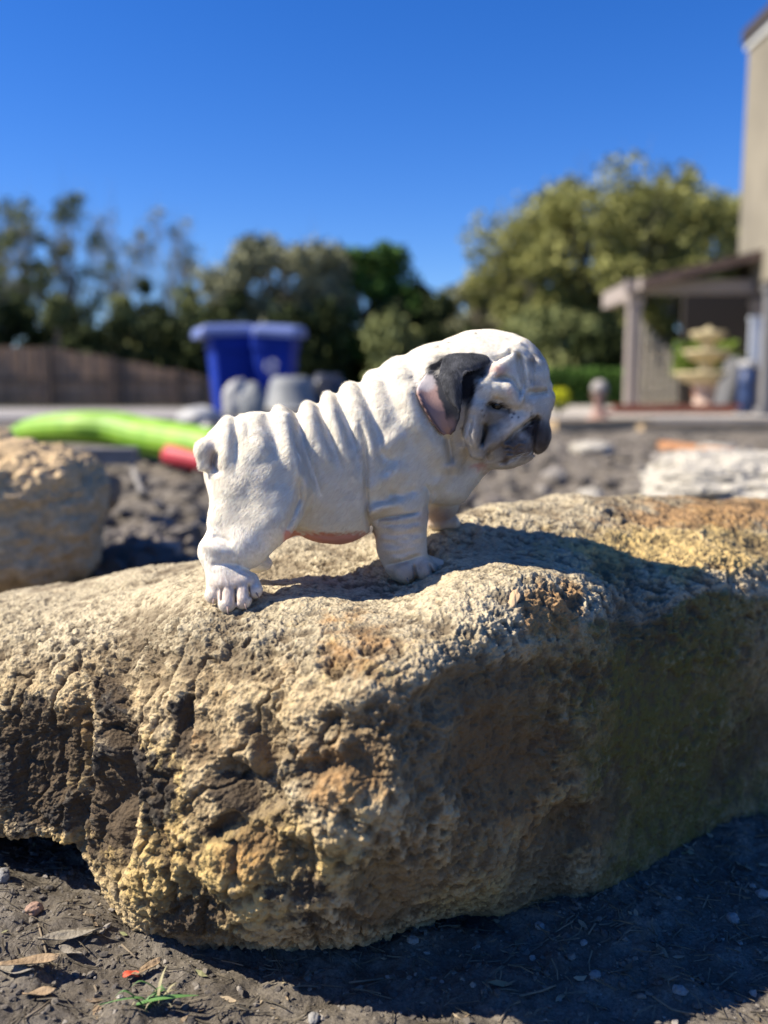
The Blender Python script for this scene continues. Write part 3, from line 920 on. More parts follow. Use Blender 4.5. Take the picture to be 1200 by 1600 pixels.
# --- coat: fine short hairs combed back and down
def hairs(V, Q, N, Cc, count, length, width, weight, flow, seed=3):
    rs = np.random.RandomState(seed)
    tri = np.concatenate([Q[:, [0, 1, 2]], Q[:, [0, 2, 3]]])
    a, b, c = V[tri[:, 0]], V[tri[:, 1]], V[tri[:, 2]]
    ar = np.linalg.norm(np.cross(b - a, c - a), axis=1) * weight[tri[:, 0]]
    pick = np.searchsorted(np.cumsum(ar) / ar.sum(), rs.rand(count)); pick = np.clip(pick, 0, len(tri) - 1)
    r1 = np.sqrt(rs.rand(count)); r2 = rs.rand(count)
    w0, w1, w2 = 1 - r1, r1 * (1 - r2), r1 * r2
    t = tri[pick]
    def it(A): return A[t[:, 0]] * w0[:, None] + A[t[:, 1]] * w1[:, None] + A[t[:, 2]] * w2[:, None]
    p = it(V); nn = it(N); nn /= np.linalg.norm(nn, axis=1)[:, None] + 1e-9; cc = it(Cc)
    u, v = proj(p)
    f = flow(u, v)
    cl = np.stack([perlin(p * 130), perlin(p * 130 + 31), perlin(p * 130 + 77)], 1) * .55     # neighbouring hairs lean together
    f = f + cl + rs.normal(size=f.shape) * .16
    f -= nn * (f * nn).sum(1)[:, None]; f /= np.linalg.norm(f, axis=1)[:, None] + 1e-9
    lift = .10 + .14 * rs.rand(count)
    d = f * np.cos(lift)[:, None] + nn * np.sin(lift)[:, None]
    sd = np.cross(f, nn)
    L = (1.3 * length(u, v) * (.6 + .6 * rs.rand(count)))[:, None]
    base = p + nn * .00008
    wv = sd * (width * (.7 + .6 * rs.rand(count)))[:, None]
    midp = base + d * L * .5 + nn * L * .04
    tip = base + d * L - nn * L * .04
    VV = np.stack([base - wv, base + wv, tip], 1).reshape(-1, 3)
    F = np.arange(count * 3).reshape(-1, 3)
    cc = cc * (1 + .08 * rs.normal(size=count) + .05 * perlin(p * 420))[:, None]
    cph, sph = .72, .69
    sx = (-p[:, 0] * cph - p[:, 2] * sph); sz = (p[:, 0] * sph - p[:, 2] * cph)
    q_ = np.stack([sx * 120, sz * 800, p[:, 1] * 300], 1)
    streak = perlin(q_) + .6 * perlin(q_ * 2.1 + 9)
    cc = cc * (1 + .06 * streak)[:, None]
    nn2 = nn + .12 * streak[:, None] * sd + .06 * rs.normal(size=nn.shape) + .12 * cl; nn2 /= np.linalg.norm(nn2, axis=1)[:, None]
    return VV, F, np.repeat(np.clip(cc, 0, .96), 3, 0), np.repeat(nn2, 3, 0)
def flow(u, v):
    f = np.zeros((len(u), 3))
    hd = sstep(690, 735, u) * sstep(760, 730, v)
    leg = sstep(800, 850, v)
    f[:, 0] = -.75 * (1 - leg) * (1 - hd) + hd * -.75
    f[:, 1] = 0.0
    f[:, 2] = -.65 * (1 - hd) - .5 * leg + hd * (-.55 * sstep(560, 620, v) + .25 * (1 - sstep(560, 620, v)))
    nape = sstep(620, 680, u) * (1 - hd)
    f[:, 0] -= .2 * nape
    return f
def hlen(u, v):
    hd = sstep(700, 745, u) * sstep(760, 730, v)
    L = .0036 - .0014 * hd - .0022 * sstep(800, 840, v) * (1 - hd)
    return L
face_low = np.exp(-(((du_ - 815) / 55) ** 2 + ((dv_ - 680) / 50) ** 2) ** 2)
wgt = np.clip(1 - Dbelly, .0, 1) * (1 - .75 * face_low)
wgt = wgt * (.35 + .65 * sstep(.5, -.2, DN[:, 1]))
HV, HF, HC, HN = hairs(DV, DQ, DN, DC, HAIRS, hlen, .00017, wgt, flow)
n = NT('puppy_coat')
n.link(n.attr('col', True), n.b.inputs['Base Color'])
n.link(n.attr('sn', True), n.b.inputs['Normal'])
n.b.inputs['Roughness'].default_value = .6; n.b.inputs['Specular IOR Level'].default_value = .06
tl = n.t.nodes.new('ShaderNodeBsdfTranslucent'); n.link(n.attr('col', True), tl.inputs['Color'])
mxs_ = n.t.nodes.new('ShaderNodeMixShader'); mxs_.inputs[0].default_value = .34
out_ = [q for q in n.t.nodes if q.type == 'OUTPUT_MATERIAL'][0]
n.link(n.b.outputs[0], mxs_.inputs[1]); n.link(tl.outputs[0], mxs_.inputs[2]); n.link(mxs_.outputs[0], out_.inputs['Surface'])
M_coat = n.m
coat = obj('coat', new_mesh('coat', HV - DOG0, HF, False, None, dict(col=HC, sn=HN)), M_coat, body)
coat['kind'] = 'stuff'

# --- ears
def ear_sheet(rows, th, colf, name, lift, nL=22, side=0, smooth=True):
    """rows: (v, uL, uR, liftL, liftR) ; builds a cupped flap"""
    rows = np.array(rows, float)
    vv_ = np.linspace(rows[0, 0], rows[-1, 0], 46)
    r = catmull(rows[:, 1:], rows[:, 0], vv_)
    pts = []
    for k, v in enumerate(vv_):
        ul, ur, ll, lr = r[k]
        for s_ in np.linspace(0, 1, nL):
            u = ul + (ur - ul) * s_
            ys = surf_Y(min(max(u, 648), 765), v)
            bul = lift * math.sin(PI * s_)
            w = (ll + (lr - ll) * s_ ** 1.3 + bul) * S
            pts.append((u, v, ys - w))
    pts = np.array(pts).reshape(len(vv_), nL, 3)
    # smooth the depth so that folds of the head do not print through
    for it in range(14):
        pts[1:-1, 1:-1, 2] = (pts[:-2, 1:-1, 2] + pts[2:, 1:-1, 2] + pts[1:-1, :-2, 2] + pts[1:-1, 2:, 2]) / 4
    f3 = np.array([P(a, b, c) for a, b, c in pts.reshape(-1, 3)]).reshape(len(vv_), nL, 3)
    dn = np.cross(np.gradient(f3, axis=0), np.gradient(f3, axis=1)); dn /= np.linalg.norm(dn, axis=-1, keepdims=True) + 1e-12
    if dn[..., 1].mean() > 0: dn = -dn
    bk = f3 - dn * th
    R, Cn = len(vv_), nL
    V = np.concatenate([f3.reshape(-1, 3), bk.reshape(-1, 3)])
    Q = []
    for i in range(R - 1):
        for j in range(Cn - 1):
            a = i * Cn + j
            Q.append([a, a + 1, a + Cn + 1, a + Cn]); b = a + R * Cn
            Q.append([b, b + Cn, b + Cn + 1, b + 1])
    ed = [i * Cn for i in range(R)]; 
    def rim(seq):
        for a, b in zip(seq[:-1], seq[1:]): Q.append([a, b, b + R * Cn, a + R * Cn])
    rim([j for j in range(Cn)][::-1]); rim([i * Cn for i in range(R)]); rim([(R - 1) * Cn + j for j in range(Cn)]); rim([i * Cn + Cn - 1 for i in range(R)][::-1])
    NN = np.concatenate([dn.reshape(-1, 3), -dn.reshape(-1, 3)])
    u, v = proj(V)
    cc = colf(V, u, v)
    return V, np.array(Q), NN, cc
def col_outer(V, u, v):
    n1 = fbm(V * 120, 3); n2 = fbm(V * 380, 2)
    c = np.tile(np.array([.10, .102, .108]), (len(V), 1)) * (1 + .3 * n1 + .35 * n2)[:, None]
    return np.clip(c, 0.01, 1)
def col_inner(V, u, v):
    n1 = fbm(V * 110, 3)
    ju = u + 5 * n1; jv = v + 5 * fbm(V * 130 + 9, 2)
    c = np.tile(np.array([.36, .225, .19]), (len(V), 1))
    wh = sstep(612, 602, jv + .25 * (ju - 670)) * sstep(694, 676, ju)
    c = c * (1 - wh[:, None]) + np.array([.52, .46, .44]) * wh[:, None]
    dk = np.clip(sstep(686, 692, ju + .0 * jv) * sstep(668, 600, jv) * .0 + sstep(0, 5, ju - (676 + .28 * (jv - 590)) ), 0, 1)
    dk = dk * (1 - np.exp(-(((u - 703) / 9) ** 2 + ((v - 664) / 12) ** 2) ** 1.5) * .8)
    c = c * (1 - dk[:, None]) + np.array([.035, .036, .042]) * dk[:, None]
    # dark rim and grey patch at the top
    tp = sstep(590, 582, jv) ; c = c * (1 - tp[:, None]) + np.array([.07, .07, .075]) * tp[:, None]
    rimm = sstep(.0, 3.0, -(u - (658 + (v - 620) * .62)) ) * sstep(618, 628, v)
    c = c * (1 - .7 * rimm[:, None]) + np.array([.1, .06, .055]) * .7 * rimm[:, None]
    return np.clip(c, 0, 1)
def col_cav(V, u, v):
    return np.tile(np.array([.010, .010, .012]), (len(V), 1))  # black of the hollow: dark fur plus its shadow painted in
n = NT('ear_skin'); n.link(n.attr('col', True), n.b.inputs['Base Color'])
n.b.inputs['Roughness'].default_value = .6; n.b.inputs['Specular IOR Level'].default_value = .25
n.link(n.bump(n.noise(700, 4, .7), .5, .0006), n.b.inputs['Normal'])
M_ear = n.m
inner = ear_sheet([(578, 672, 716, 3, 8), (592, 660, 720, 5, 10), (606, 652, 722, 8, 14), (625, 657, 721, 12, 20), (645, 668, 719, 14, 22), (662, 679, 715, 14, 21), (673, 688, 708, 13, 18), (678.5, 695, 702, 12, 14)],
                  .0016, col_inner, 'ear', -4)
cavity = ear_sheet([(553, 735, 758, 4, 1), (562, 728, 765, 3, 1), (575, 722, 763, 2, .5), (590, 718, 754, 1, .5), (605, 716, 745, 1, .5), (622, 714, 732, 1, .5), (634, 714, 722, 2, .5)],
                   .0014, col_cav, 'ear_hollow', -2)
flap = ear_sheet([(551.5, 716, 738, 1, 1), (553.5, 702, 754, 3, 3), (558, 695, 763, 6, 3), (563, 692, 764, 8, 4), (570, 689, 750, 10, 9), (577, 688, 730, 12, 18), (590, 689, 721, 14, 24), (606, 694, 720, 16, 27), (620, 700, 719.5, 18, 27), (632, 709, 719, 21, 25), (639, 716, 718.5, 22, 23)],
                 .0012, col_outer, 'ear_flap', 7)
def ear_flow(u, v):
    f = np.zeros((len(u), 3)); f[:, 2] = -1; f[:, 0] = .05; return f
earo = obj('ear', new_mesh('ear', inner[0] - DOG0, inner[1], True, None, dict(col=inner[3])), M_ear, dog)
earo['label'] = 'pink inside of the dark ear'
ho = obj('ear_hollow', new_mesh('ear_hollow', cavity[0] - DOG0, cavity[1], True, None, dict(col=cavity[3])), M_ear, earo)
fo = obj('ear_flap', new_mesh('ear_flap', flap[0] - DOG0, flap[1], True, None, dict(col=flap[3])), M_ear, earo)
fo['label'] = 'folded dark grey ear flap'
wts = (flap[2][:, 1] < .3).astype(float)
ev, ef, ec, en = hairs(flap[0], flap[1], flap[2], flap[3], 9000, lambda u, v: np.full(len(u), .0030), .00013, wts + .001, ear_flow, 5)
ec = ec * (1.0 + 1.1 * (np.random.RandomState(2).rand(len(ec) // 3) ** 2).repeat(3))[:, None]
eh = obj('ear_fur', new_mesh('ear_fur', ev - DOG0, ef, False, None, dict(col=ec, sn=en)), M_coat, earo); eh['kind'] = 'stuff'
# far ear: the same shape mirrored to the other side of the head, dark as well
def mirror_far(V):
    p = V.copy(); p[:, 1] = 2 * (Y0 + 30 * S) - p[:, 1]; return p
far_o = obj('ear', new_mesh('ear', np.concatenate([mirror_far(inner[0])]) - DOG0, inner[1][:, ::-1], True, None, dict(col=inner[3])), M_ear, dog)
far_f = obj('ear_flap', new_mesh('ear_flap', mirror_far(flap[0]) - DOG0, flap[1][:, ::-1], True, None, dict(col=flap[3])), M_ear, far_o)

# --- eye
M_eye = mat('eye_dark', (.008, .006, .005), .06, spec=.6)
ey = surf_Y(776, 632)
b = MB(); an = np.linspace(0, PI, 13)
rE = 8.5 * S
cE = P(776, 633, ey + 4.2 * S)
b.lathe([(max(rE * math.sin(t), 1e-5), -rE * math.cos(t)) for t in an], cE, 20)
eye = b.build('eye', M_eye, dog, smooth=True)
# --- claws
M_claw = mat('claw_horn', (.34, .25, .21), .45, spec=.3)
def claw(pts, r):
    b = MB(); pp = [W(*p) for p in pts]
    b.tube(pp, [r * S, r * .75 * S, r * .2 * S], 8)
    return b.build('claw', M_claw, dog, smooth=True)
for pts in ([(334, 934, NW - 40), (333, 941, NW - 46), (333, 947, NW - 48)], [(355, 948, NW - 55), (356, 956, NW - 60), (357, 962, NW - 60)],
            [(382, 941, NW - 50), (384, 949, NW - 54), (386, 955, NW - 54)], [(400, 926, NW - 33), (403, 931, NW - 36), (405, 935, NW - 36)],
            [(636, 903, LW - 50), (638, 909, LW - 52), (640, 912, LW - 50)], [(674, 896, LW - 36), (680, 900, LW - 38), (684, 903, LW - 36)], [(692, 891, LW - 6), (698, 894, LW - 8), (700, 898, LW - 8)]):
    claw(pts, 1.2)
# whiskers
M_wh = mat('whisker_hair', (.7, .65, .5), .5)
def hairline(pts, r=.5):
    b = MB(); b.tube([W(*p) for p in pts], [r * .6 * S, r * .5 * S, r * .2 * S][:len(pts)] , 5); return b.build('whisker', M_wh, dog)
for pts in ([(712, 678, -40), (704, 686, -46), (699, 694, -50)], [(724, 714, -30), (720, 722, -34), (718, 732, -38)],
            [(806, 712, -30), (816, 709, -38), (827, 707, -44)], [(800, 716, -30), (812, 714, -40), (820, 708, -46)], [(832, 706, -24), (824, 713, -34), (815, 714, -40)]):
    hairline(pts)
# ------------------------------------------------------------------ ground: one sheet to the horizon
def ground_z(x, y):
    """coarse relief of the yard (m)"""
    r = np.hypot(x, y)
    z = 0.10 * np.exp(-(((x + 1.1) / 1.3) ** 2 + ((y - 4.3) / .8) ** 2))           # spoil heap under the green tube
    z = z + 0.10 * np.exp(-(((x + .42) / .35) ** 2 + ((y - 1.75) / .45) ** 2))      # clods behind the boulder
    z = z + .05 * np.exp(-(((x - 1.4) / 1.2) ** 2 + ((y - 5.2) / 1.0) ** 2))
    z = z + .03 * np.exp(-(((x + .33) / .12) ** 2 + ((y - .62) / .1) ** 2))
    return z
def ground_fine(x, y):
    p = np.stack([x, y, np.zeros_like(x)], 1)
    r = np.hypot(x, y)
    yard = sstep(11.5, 9.5, y)
    near = sstep(1.3, .95, r)
    z = .05 * perlin(p * .9) * yard * sstep(1.2, 2.5, r)
    z += .030 * np.clip(fbm(p * 3.1, 3), -.4, 1) * yard * sstep(.9, 1.6, r)
    z += .028 * np.clip(fbm(p * 9 + 5, 3), -.2, 1) * yard * sstep(1.0, 1.6, r) * sstep(9, 3, r)
    F1, _ = worley(p * 14)
    z += .020 * np.clip(.6 - F1, 0, 1) * yard * sstep(1.2, 1.8, r) * sstep(7, 3, r)
    z += (.010 * fbm(p * 9, 3) + .0042 * fbm(p * 38 + 3, 3)) * near
    G1, _ = worley(p * 110, 3)
    z += .0030 * np.clip(.55 - G1, 0, 1) * near * sstep(-.4, .3, perlin(p * 20))
    H1, _ = worley(p * 260, 5)
    z += .0013 * np.clip(.5 - H1, 0, 1) * near
    return z
ra = np.concatenate([np.geomspace(.08, .45, 8, endpoint=False), np.linspace(.45, 1.02, 330, endpoint=False), np.geomspace(1.02, 9, 210, endpoint=False), np.geomspace(9, 900, 46)])
th = np.concatenate([np.linspace(-PI, -.56, 26, endpoint=False), np.linspace(-.56, .56, 560, endpoint=False), np.linspace(.56, PI, 26, endpoint=False)])
R_, T_ = np.meshgrid(ra, th, indexing='ij')
gxx = (R_ * np.sin(T_)).ravel(); gyy = (R_ * np.cos(T_)).ravel()
gzz = ground_z(gxx, gyy) + ground_fine(gxx, gyy)
nr, nth = R_.shape
i_ = np.arange(nr - 1)[:, None]; j_ = np.arange(nth)[None]
gq = np.stack([i_ * nth + j_, i_ * nth + (j_ + 1) % nth, (i_ + 1) * nth + (j_ + 1) % nth, (i_ + 1) * nth + j_], -1).reshape(-1, 4)[:, ::-1]
gv = np.stack([gxx, gyy, gzz], 1)
gv = np.concatenate([gv, [[0, 0, gv[0, 2]]]]); cidx = len(gv) - 1
gt = np.array([[cidx, (k + 1) % nth, k] for k in range(nth)])
n = NT('yard_soil')
grass_far = n.attr('far')
c = n.ramp(n.noise(22, 6, .65), [(.3, (.085, .071, .054)), (.5, (.155, .134, .106)), (.72, (.26, .23, .185))])
c = n.mix(.75, c, n.ramp(n.noise(420, 3, .75), [(.3, .45), (.5, 1.0), (.7, 1.5)]), 'MULTIPLY')
c = n.mix(n.math('MULTIPLY', n.ramp(n.noise(2.2, 4), [(.45, 0.0), (.62, 1.0)]), .4), c, (.16, .14, .12))
c = n.mix(grass_far, c, n.ramp(n.noise(.8, 5, .7), [(.35, (.05, .055, .022)), (.65, (.11, .10, .05))]))
n.link(c, n.b.inputs['Base Color']); n.b.inputs['Roughness'].default_value = .95; n.b.inputs['Specular IOR Level'].default_value = .1
n.link(n.bump(n.math('ADD', n.noise(300, 5, .75), n.math('MULTIPLY', n.voro(140), .4)), .9, .003), n.b.inputs['Normal'])
far = np.concatenate([sstep(19, 30, R_.ravel()), [0]])
ground = obj('ground', new_mesh('ground', gv, [gq, gt], True, dict(far=far)), n.m)
tag(ground, 'dark grey brown bare soil of the yard', None, None, 'structure')
def gz_at(x, y):
    x = np.atleast_1d(np.asarray(x, float)); y = np.atleast_1d(np.asarray(y, float))
    return ground_z(x, y) + ground_fine(x, y)
def gzs(x, y): return float(gz_at(x, y)[0])

# gravel crumbs, needles: real little solids joined, nobody could count them
def ico(sub=0):
    t = (1 + 5 ** .5) / 2
    v = np.array([[-1,t,0],[1,t,0],[-1,-t,0],[1,-t,0],[0,-1,t],[0,1,t],[0,-1,-t],[0,1,-t],[t,0,-1],[t,0,1],[-t,0,-1],[-t,0,1]], float)
    v /= np.linalg.norm(v[0])
    f = [[0,11,5],[0,5,1],[0,1,7],[0,7,10],[0,10,11],[1,5,9],[5,11,4],[11,10,2],[10,7,6],[7,1,8],[3,9,4],[3,4,2],[3,2,6],[3,6,8],[3,8,9],[4,9,5],[2,4,11],[6,2,10],[8,6,7],[9,8,1]]
    for _ in range(sub):
        cache = {}; v = list(map(tuple, v)); nf = []
        def md(a, b):
            k = (min(a, b), max(a, b))
            if k not in cache:
                m = (np.array(v[a]) + np.array(v[b])); m /= np.linalg.norm(m); v.append(tuple(m)); cache[k] = len(v) - 1
            return cache[k]
        for a, b, c in f:
            ab, bc, ca = md(a, b), md(b, c), md(c, a)
            nf += [[a, ab, ca], [b, bc, ab], [c, ca, bc], [ab, bc, ca]]
        f = nf; v = np.array(v)
    return np.array(v), np.array(f)
def scatter_crumbs(name, n_, sampler, smin, smax, m, label, seed=1, flat=.7):
    rs = np.random.RandomState(seed)
    v0, f0 = ico(0)
    x, y = sampler(rs, n_)
    s = smin * (smax / smin) ** (rs.rand(n_) ** 2.2)
    z = gz_at(x, y) + s * .25
    jit = 1 + .38 * rs.normal(size=(n_, len(v0), 1)) * .7
    V = v0[None] * np.clip(jit, .5, 1.5) * s[:, None, None]
    V[..., 2] *= flat
    a = rs.rand(n_) * 6.28; ca, sa = np.cos(a)[:, None], np.sin(a)[:, None]
    X = V[..., 0] * ca * 1.25 - V[..., 1] * sa; Yy = V[..., 0] * sa * 1.25 + V[..., 1] * ca
    V = np.stack([X + x[:, None], Yy + y[:, None], V[..., 2] + z[:, None]], -1).reshape(-1, 3)
    F = (f0[None] + (np.arange(n_) * len(v0))[:, None, None]).reshape(-1, 3)
    tone = np.repeat(rs.rand(n_), len(v0))
    o = obj(name, new_mesh(name, V, F, False, dict(tone=tone)), m); tag(o, label, None, None, 'stuff'); return o
n = NT('soil_crumb')
c = n.ramp(n.attr('tone'), [(.0, (.07, .062, .055)), (.6, (.14, .12, .095)), (.93, (.20, .175, .14)), (.99, (.30, .27, .23))])
n.link(c, n.b.inputs['Base Color']); n.b.inputs['Roughness'].default_value = .95
n.link(n.bump(n.noise(500, 4), .5, .002), n.b.inputs['Normal'])
M_crumb = n.m
def samp_fore(rs, k):
    th_ = (rs.rand(k) - .5) * 1.05; r = np.sqrt(rs.uniform(.46 ** 2, .98 ** 2, k)); return r * np.sin(th_), r * np.cos(th_)
def samp_mid(rs, k):
    th_ = (rs.rand(k) - .5) * .95; r = 1.05 * (9 / 1.05) ** rs.rand(k); return r * np.sin(th_), r * np.cos(th_)
scatter_crumbs('soil_crumbs', 9000, samp_fore, .0007, .0032, M_crumb, 'loose crumbs of soil and grit below the boulder', 1)
scatter_crumbs('soil_clods', 5200, samp_mid, .008, .05, M_crumb, 'dry clods and stones strewn over the yard behind the boulder', 2, .75)
# dry needles and stalks
rs = np.random.RandomState(11)
b = MB()
for k in range(1500):
    th_ = (rs.rand() - .5) * 1.0; r = math.sqrt(rs.uniform(.46 ** 2, .95 ** 2)); x, y = r * math.sin(th_), r * math.cos(th_)
    L = rs.uniform(.006, .026); a = rs.rand() * PI; z = 0
    p = []
    for q in (-.5, 0, .5):
        xx, yy = x + L * q * math.cos(a) + (.1 * L * rs.normal() if q == 0 else 0), y + L * q * math.sin(a)
        p.append([xx, yy, 0])
    p = np.array(p); p[:, 2] = gz_at(p[:, 0], p[:, 1]) + .0012 + rs.rand() * .003
    b.tube(p, [.00028 + rs.rand() * .0004] * 3, 3, False)
nd = b.build('dry_needles', mat('dry_stalk', (.15, .125, .085), .8, .35, 60)); tag(nd, 'dry needles and stalks scattered on the soil below the boulder', None, None, 'stuff')

# ---------------- paving strips far back
M_conc = mat('pale_concrete', (.40, .36, .30), .9, .18, 3, .3, 60)
M_conc_dk = mat('grey_pavement', (.30, .28, .26), .95, .2, 2, .3, 60)
def slab(name, pts, z0, z1, m, label):
    V = np.array([[x, y, z0] for x, y in pts] + [[x, y, z1] for x, y in pts]); k = len(pts)
    b = MB(); Q = [[i, (i + 1) % k, k + (i + 1) % k, k + i] for i in range(k)]
    b.add(V, Q + [[k, k + 1, k + 2, k + 3]] if k == 4 else Q)
    o = b.build(name, m); tag(o, label, None, None, 'structure'); return o
slab('patio_paving', [(.9, 12.2), (14, 12.2), (14, 23), (.9, 23)], -.03, .07, M_conc, 'pale concrete patio paving in front of the house')
slab('path', [(-14, 12.5), (-1.2, 12.5), (-1.6, 19.5), (-14, 19.5)], -.03, .06, M_conc_dk, 'grey concrete path along the wooden fence')
# ------------------------------------------------------------------ trees and hedge
def leaf_material(name, col, col2, gloss=.75, trans=.0):
    n = NT(name)
    c = n.ramp(n.attr('tone'), [(.15, col), (.85, col2)])
    n.link(c, n.b.inputs['Base Color']); n.b.inputs['Roughness'].default_value = gloss; n.b.inputs['Specular IOR Level'].default_value = .12
    return n.m
M_bark = mat('bark_grey', (.15, .125, .10), .95, .3, 4, .6, 14, stretch=(1, 1, .25))
M_bark_pale = mat('bark_pale', (.27, .25, .22), .95, .25, 4, .5, 14, stretch=(1, 1, .25))
def leaves_mesh(name, centers, size, m, parent, rs, tone_bias=0.0, droop=0):
    k = len(centers)
    a = rs.normal(size=(k, 3)); a /= np.linalg.norm(a, axis=1)[:, None]
    if droop: a[:, 2] = -np.abs(a[:, 2]) * droop - .3; a /= np.linalg.norm(a, axis=1)[:, None]
    b_ = np.cross(a, rs.normal(size=(k, 3))); b_ /= np.linalg.norm(b_, axis=1)[:, None]
    s = (size * (.55 + .9 * rs.rand(k)))[:, None]
    V = np.stack([centers - a * s, centers + b_ * s * .5, centers + a * s, centers - b_ * s * .5], 1).reshape(-1, 3)
    F = np.arange(k * 4).reshape(-1, 4)
    tone = np.clip(.5 + .33 * rs.normal(size=k) * .6 + tone_bias + .45 * perlin(centers * .9), 0, 1)
    V = V - np.array(parent.location)
    return obj(name, new_mesh(name, V, F, False, dict(tone=np.repeat(tone, 4))), m, parent)
def make_tree(name, label, x, y, h, w, m_leaf, m_bark, n_leaf, leaf, seed, trunk_h=.3, r0=None, clumps=26, tight=.22, group=None,
              sparse_branches=0, squash=1.0, cat='tree', low=.25):
    rs = np.random.RandomState(seed)
    z0 = 0 if y > 9 else gzs(x, y)
    root = empty(name, (x, y, z0), label, cat, group)
    r0 = r0 or h * .022
    b = MB()
    top = np.array([x + rs.normal() * w * .05, y, h * .72])
    base = np.array([x, y, -.1])
    fork = base + (top - base) * trunk_h + np.array([rs.normal() * .02 * h, 0, 0])
    b.tube([base, base * .97 + fork * .03, (base + fork) / 2 + [rs.normal() * .03 * w, 0, 0], fork, (fork + top) / 2 + [rs.normal() * .06 * w, 0, 0], top], [r0 * 1.5, r0 * 1.1, r0 * .95, r0 * .8, r0 * .5, r0 * .15], 9)
    b.build('trunk', m_bark, root, smooth=True)
    # clump centres spread through the crown volume
    cs = []; tries = 0
    while len(cs) < clumps and tries < 5000:
        tries += 1
        q = rs.uniform(-1, 1, 3)
        if (q ** 2).sum() > 1: continue
        q *= (q ** 2).sum() ** -.12
        zc = low + (1 - low) * (.5 + .5 * q[2])
        cs.append([x + q[0] * w * .46, y + q[1] * w * .4, h * (zc * .94)])
    cs = np.array(cs)
    lb = MB()
    for i, c in enumerate(cs):
        t = np.clip((c[2] / h) * .75 + rs.uniform(-.12, .05), trunk_h * .72, .95)
        st0 = base + (top - base) * t if t > trunk_h else fork
        m_ = (st0 + c) / 2 + rs.normal(size=3) * [.03 * w, .03 * w, .02 * h]
        lb.tube([st0, m_, c], [r0 * .38, r0 * .22, r0 * .05], 5)
        for k in range(sparse_branches):
            e = c + rs.normal(size=3) * np.array([w, w, h * .9]) * .085 + [0, 0, .05 * h]
            mm_ = (m_ + e) / 2 + rs.normal(size=3) * .02 * w
            lb.tube([m_ * .5 + c * .5, mm_, e], [r0 * .14, r0 * .09, r0 * .02], 3, False)
            for kk in range(3):
                e2 = mm_ + rs.normal(size=3) * .06 * w + [0, 0, .04 * h]
                lb.tube([mm_, (mm_ + e2) / 2 + rs.normal(size=3) * .01 * w, e2], [r0 * .07, r0 * .05, r0 * .015], 3, False)
    lb.build('limb', m_bark, root, smooth=True)
    if n_leaf:
        pick = rs.randint(0, len(cs), n_leaf)
        rad = tight * w * (.6 + .8 * rs.rand(len(cs)))
        d = rs.normal(size=(n_leaf, 3)); d /= np.linalg.norm(d, axis=1)[:, None]
        d *= (rs.rand(n_leaf) ** .45)[:, None]
        ctr = cs[pick] + d * rad[pick][:, None] * [1, 1, .8 * squash]
        hole = fbm(ctr * (5.5 / w) + seed, 2)
        ctr = ctr[hole > -.32]
        ctr = ctr[ctr[:, 2] > .15]
        leaves_mesh('crown', ctr, leaf, m_leaf, root, rs)
    return root
def gx_at(px, Y): return (px - 600) / FPX * Y * 1.0 / (ct + (800 - 600) / FPX * st_)
def hpx(py, Y): return P(600, py, Y)[2]
L_oak = leaf_material('oak_leaf', (.15, .16, .045), (.37, .36, .12))
L_ever = leaf_material('evergreen_leaf', (.03, .065, .015), (.12, .23, .045))
L_dark = leaf_material('dark_conifer_leaf', (.02, .03, .012), (.075, .095, .03))
L_grey = leaf_material('grey_twig_leaf', (.16, .17, .10), (.34, .34, .20))
L_olive = leaf_material('olive_leaf', (.11, .13, .05), (.27, .29, .11))
T = lambda px, py, Y: (gx_at(px, Y), Y, hpx(py, Y))
# right: the big oak and its neighbours
x, y, h = T(955, 238, 34); make_tree('oak_tree', 'broad pale green oak rising behind the patio roof, tallest tree on the right', x, y, h, 10.4, L_oak, M_bark_pale, 62000, .105, 3, .25, clumps=110, tight=.105, sparse_branches=2, low=.12)
x, y, h = T(1105, 262, 36); make_tree('oak_tree', 'olive green oak crown beside the tall house wall', x, y, h, 7.0, L_oak, M_bark_pale, 32000, .105, 31, .25, clumps=50, tight=.13, sparse_branches=1, low=.15)
x, y, h = T(815, 325, 33); make_tree('oak_tree', 'yellowish green oak at the left shoulder of the broad oak', x, y, h, 4.2, L_oak, M_bark_pale, 18000, .09, 4, .3, clumps=34, tight=.14, sparse_branches=2, low=.3)
x, y, h = T(735, 425, 38); make_tree('shrubby_tree', 'low dull olive tree filling the gap left of the oaks', x, y, h, 5.6, L_grey, M_bark, 14000, .14, 5, .2, clumps=44, tight=.15, low=.1)
x, y, h = T(860, 470, 31); make_tree('shrubby_tree', 'low shadowy green tree below the broad oak', x, y, h, 4.4, L_olive, M_bark, 9000, .15, 6, .2, clumps=22, tight=.2, low=.1)
x, y, h = T(960, 500, 30); make_tree('shrubby_tree', 'dark bushy tree left of the patio post', x, y, h, 3.6, L_dark, M_bark, 7000, .14, 16, .2, clumps=18, tight=.22, low=.05)
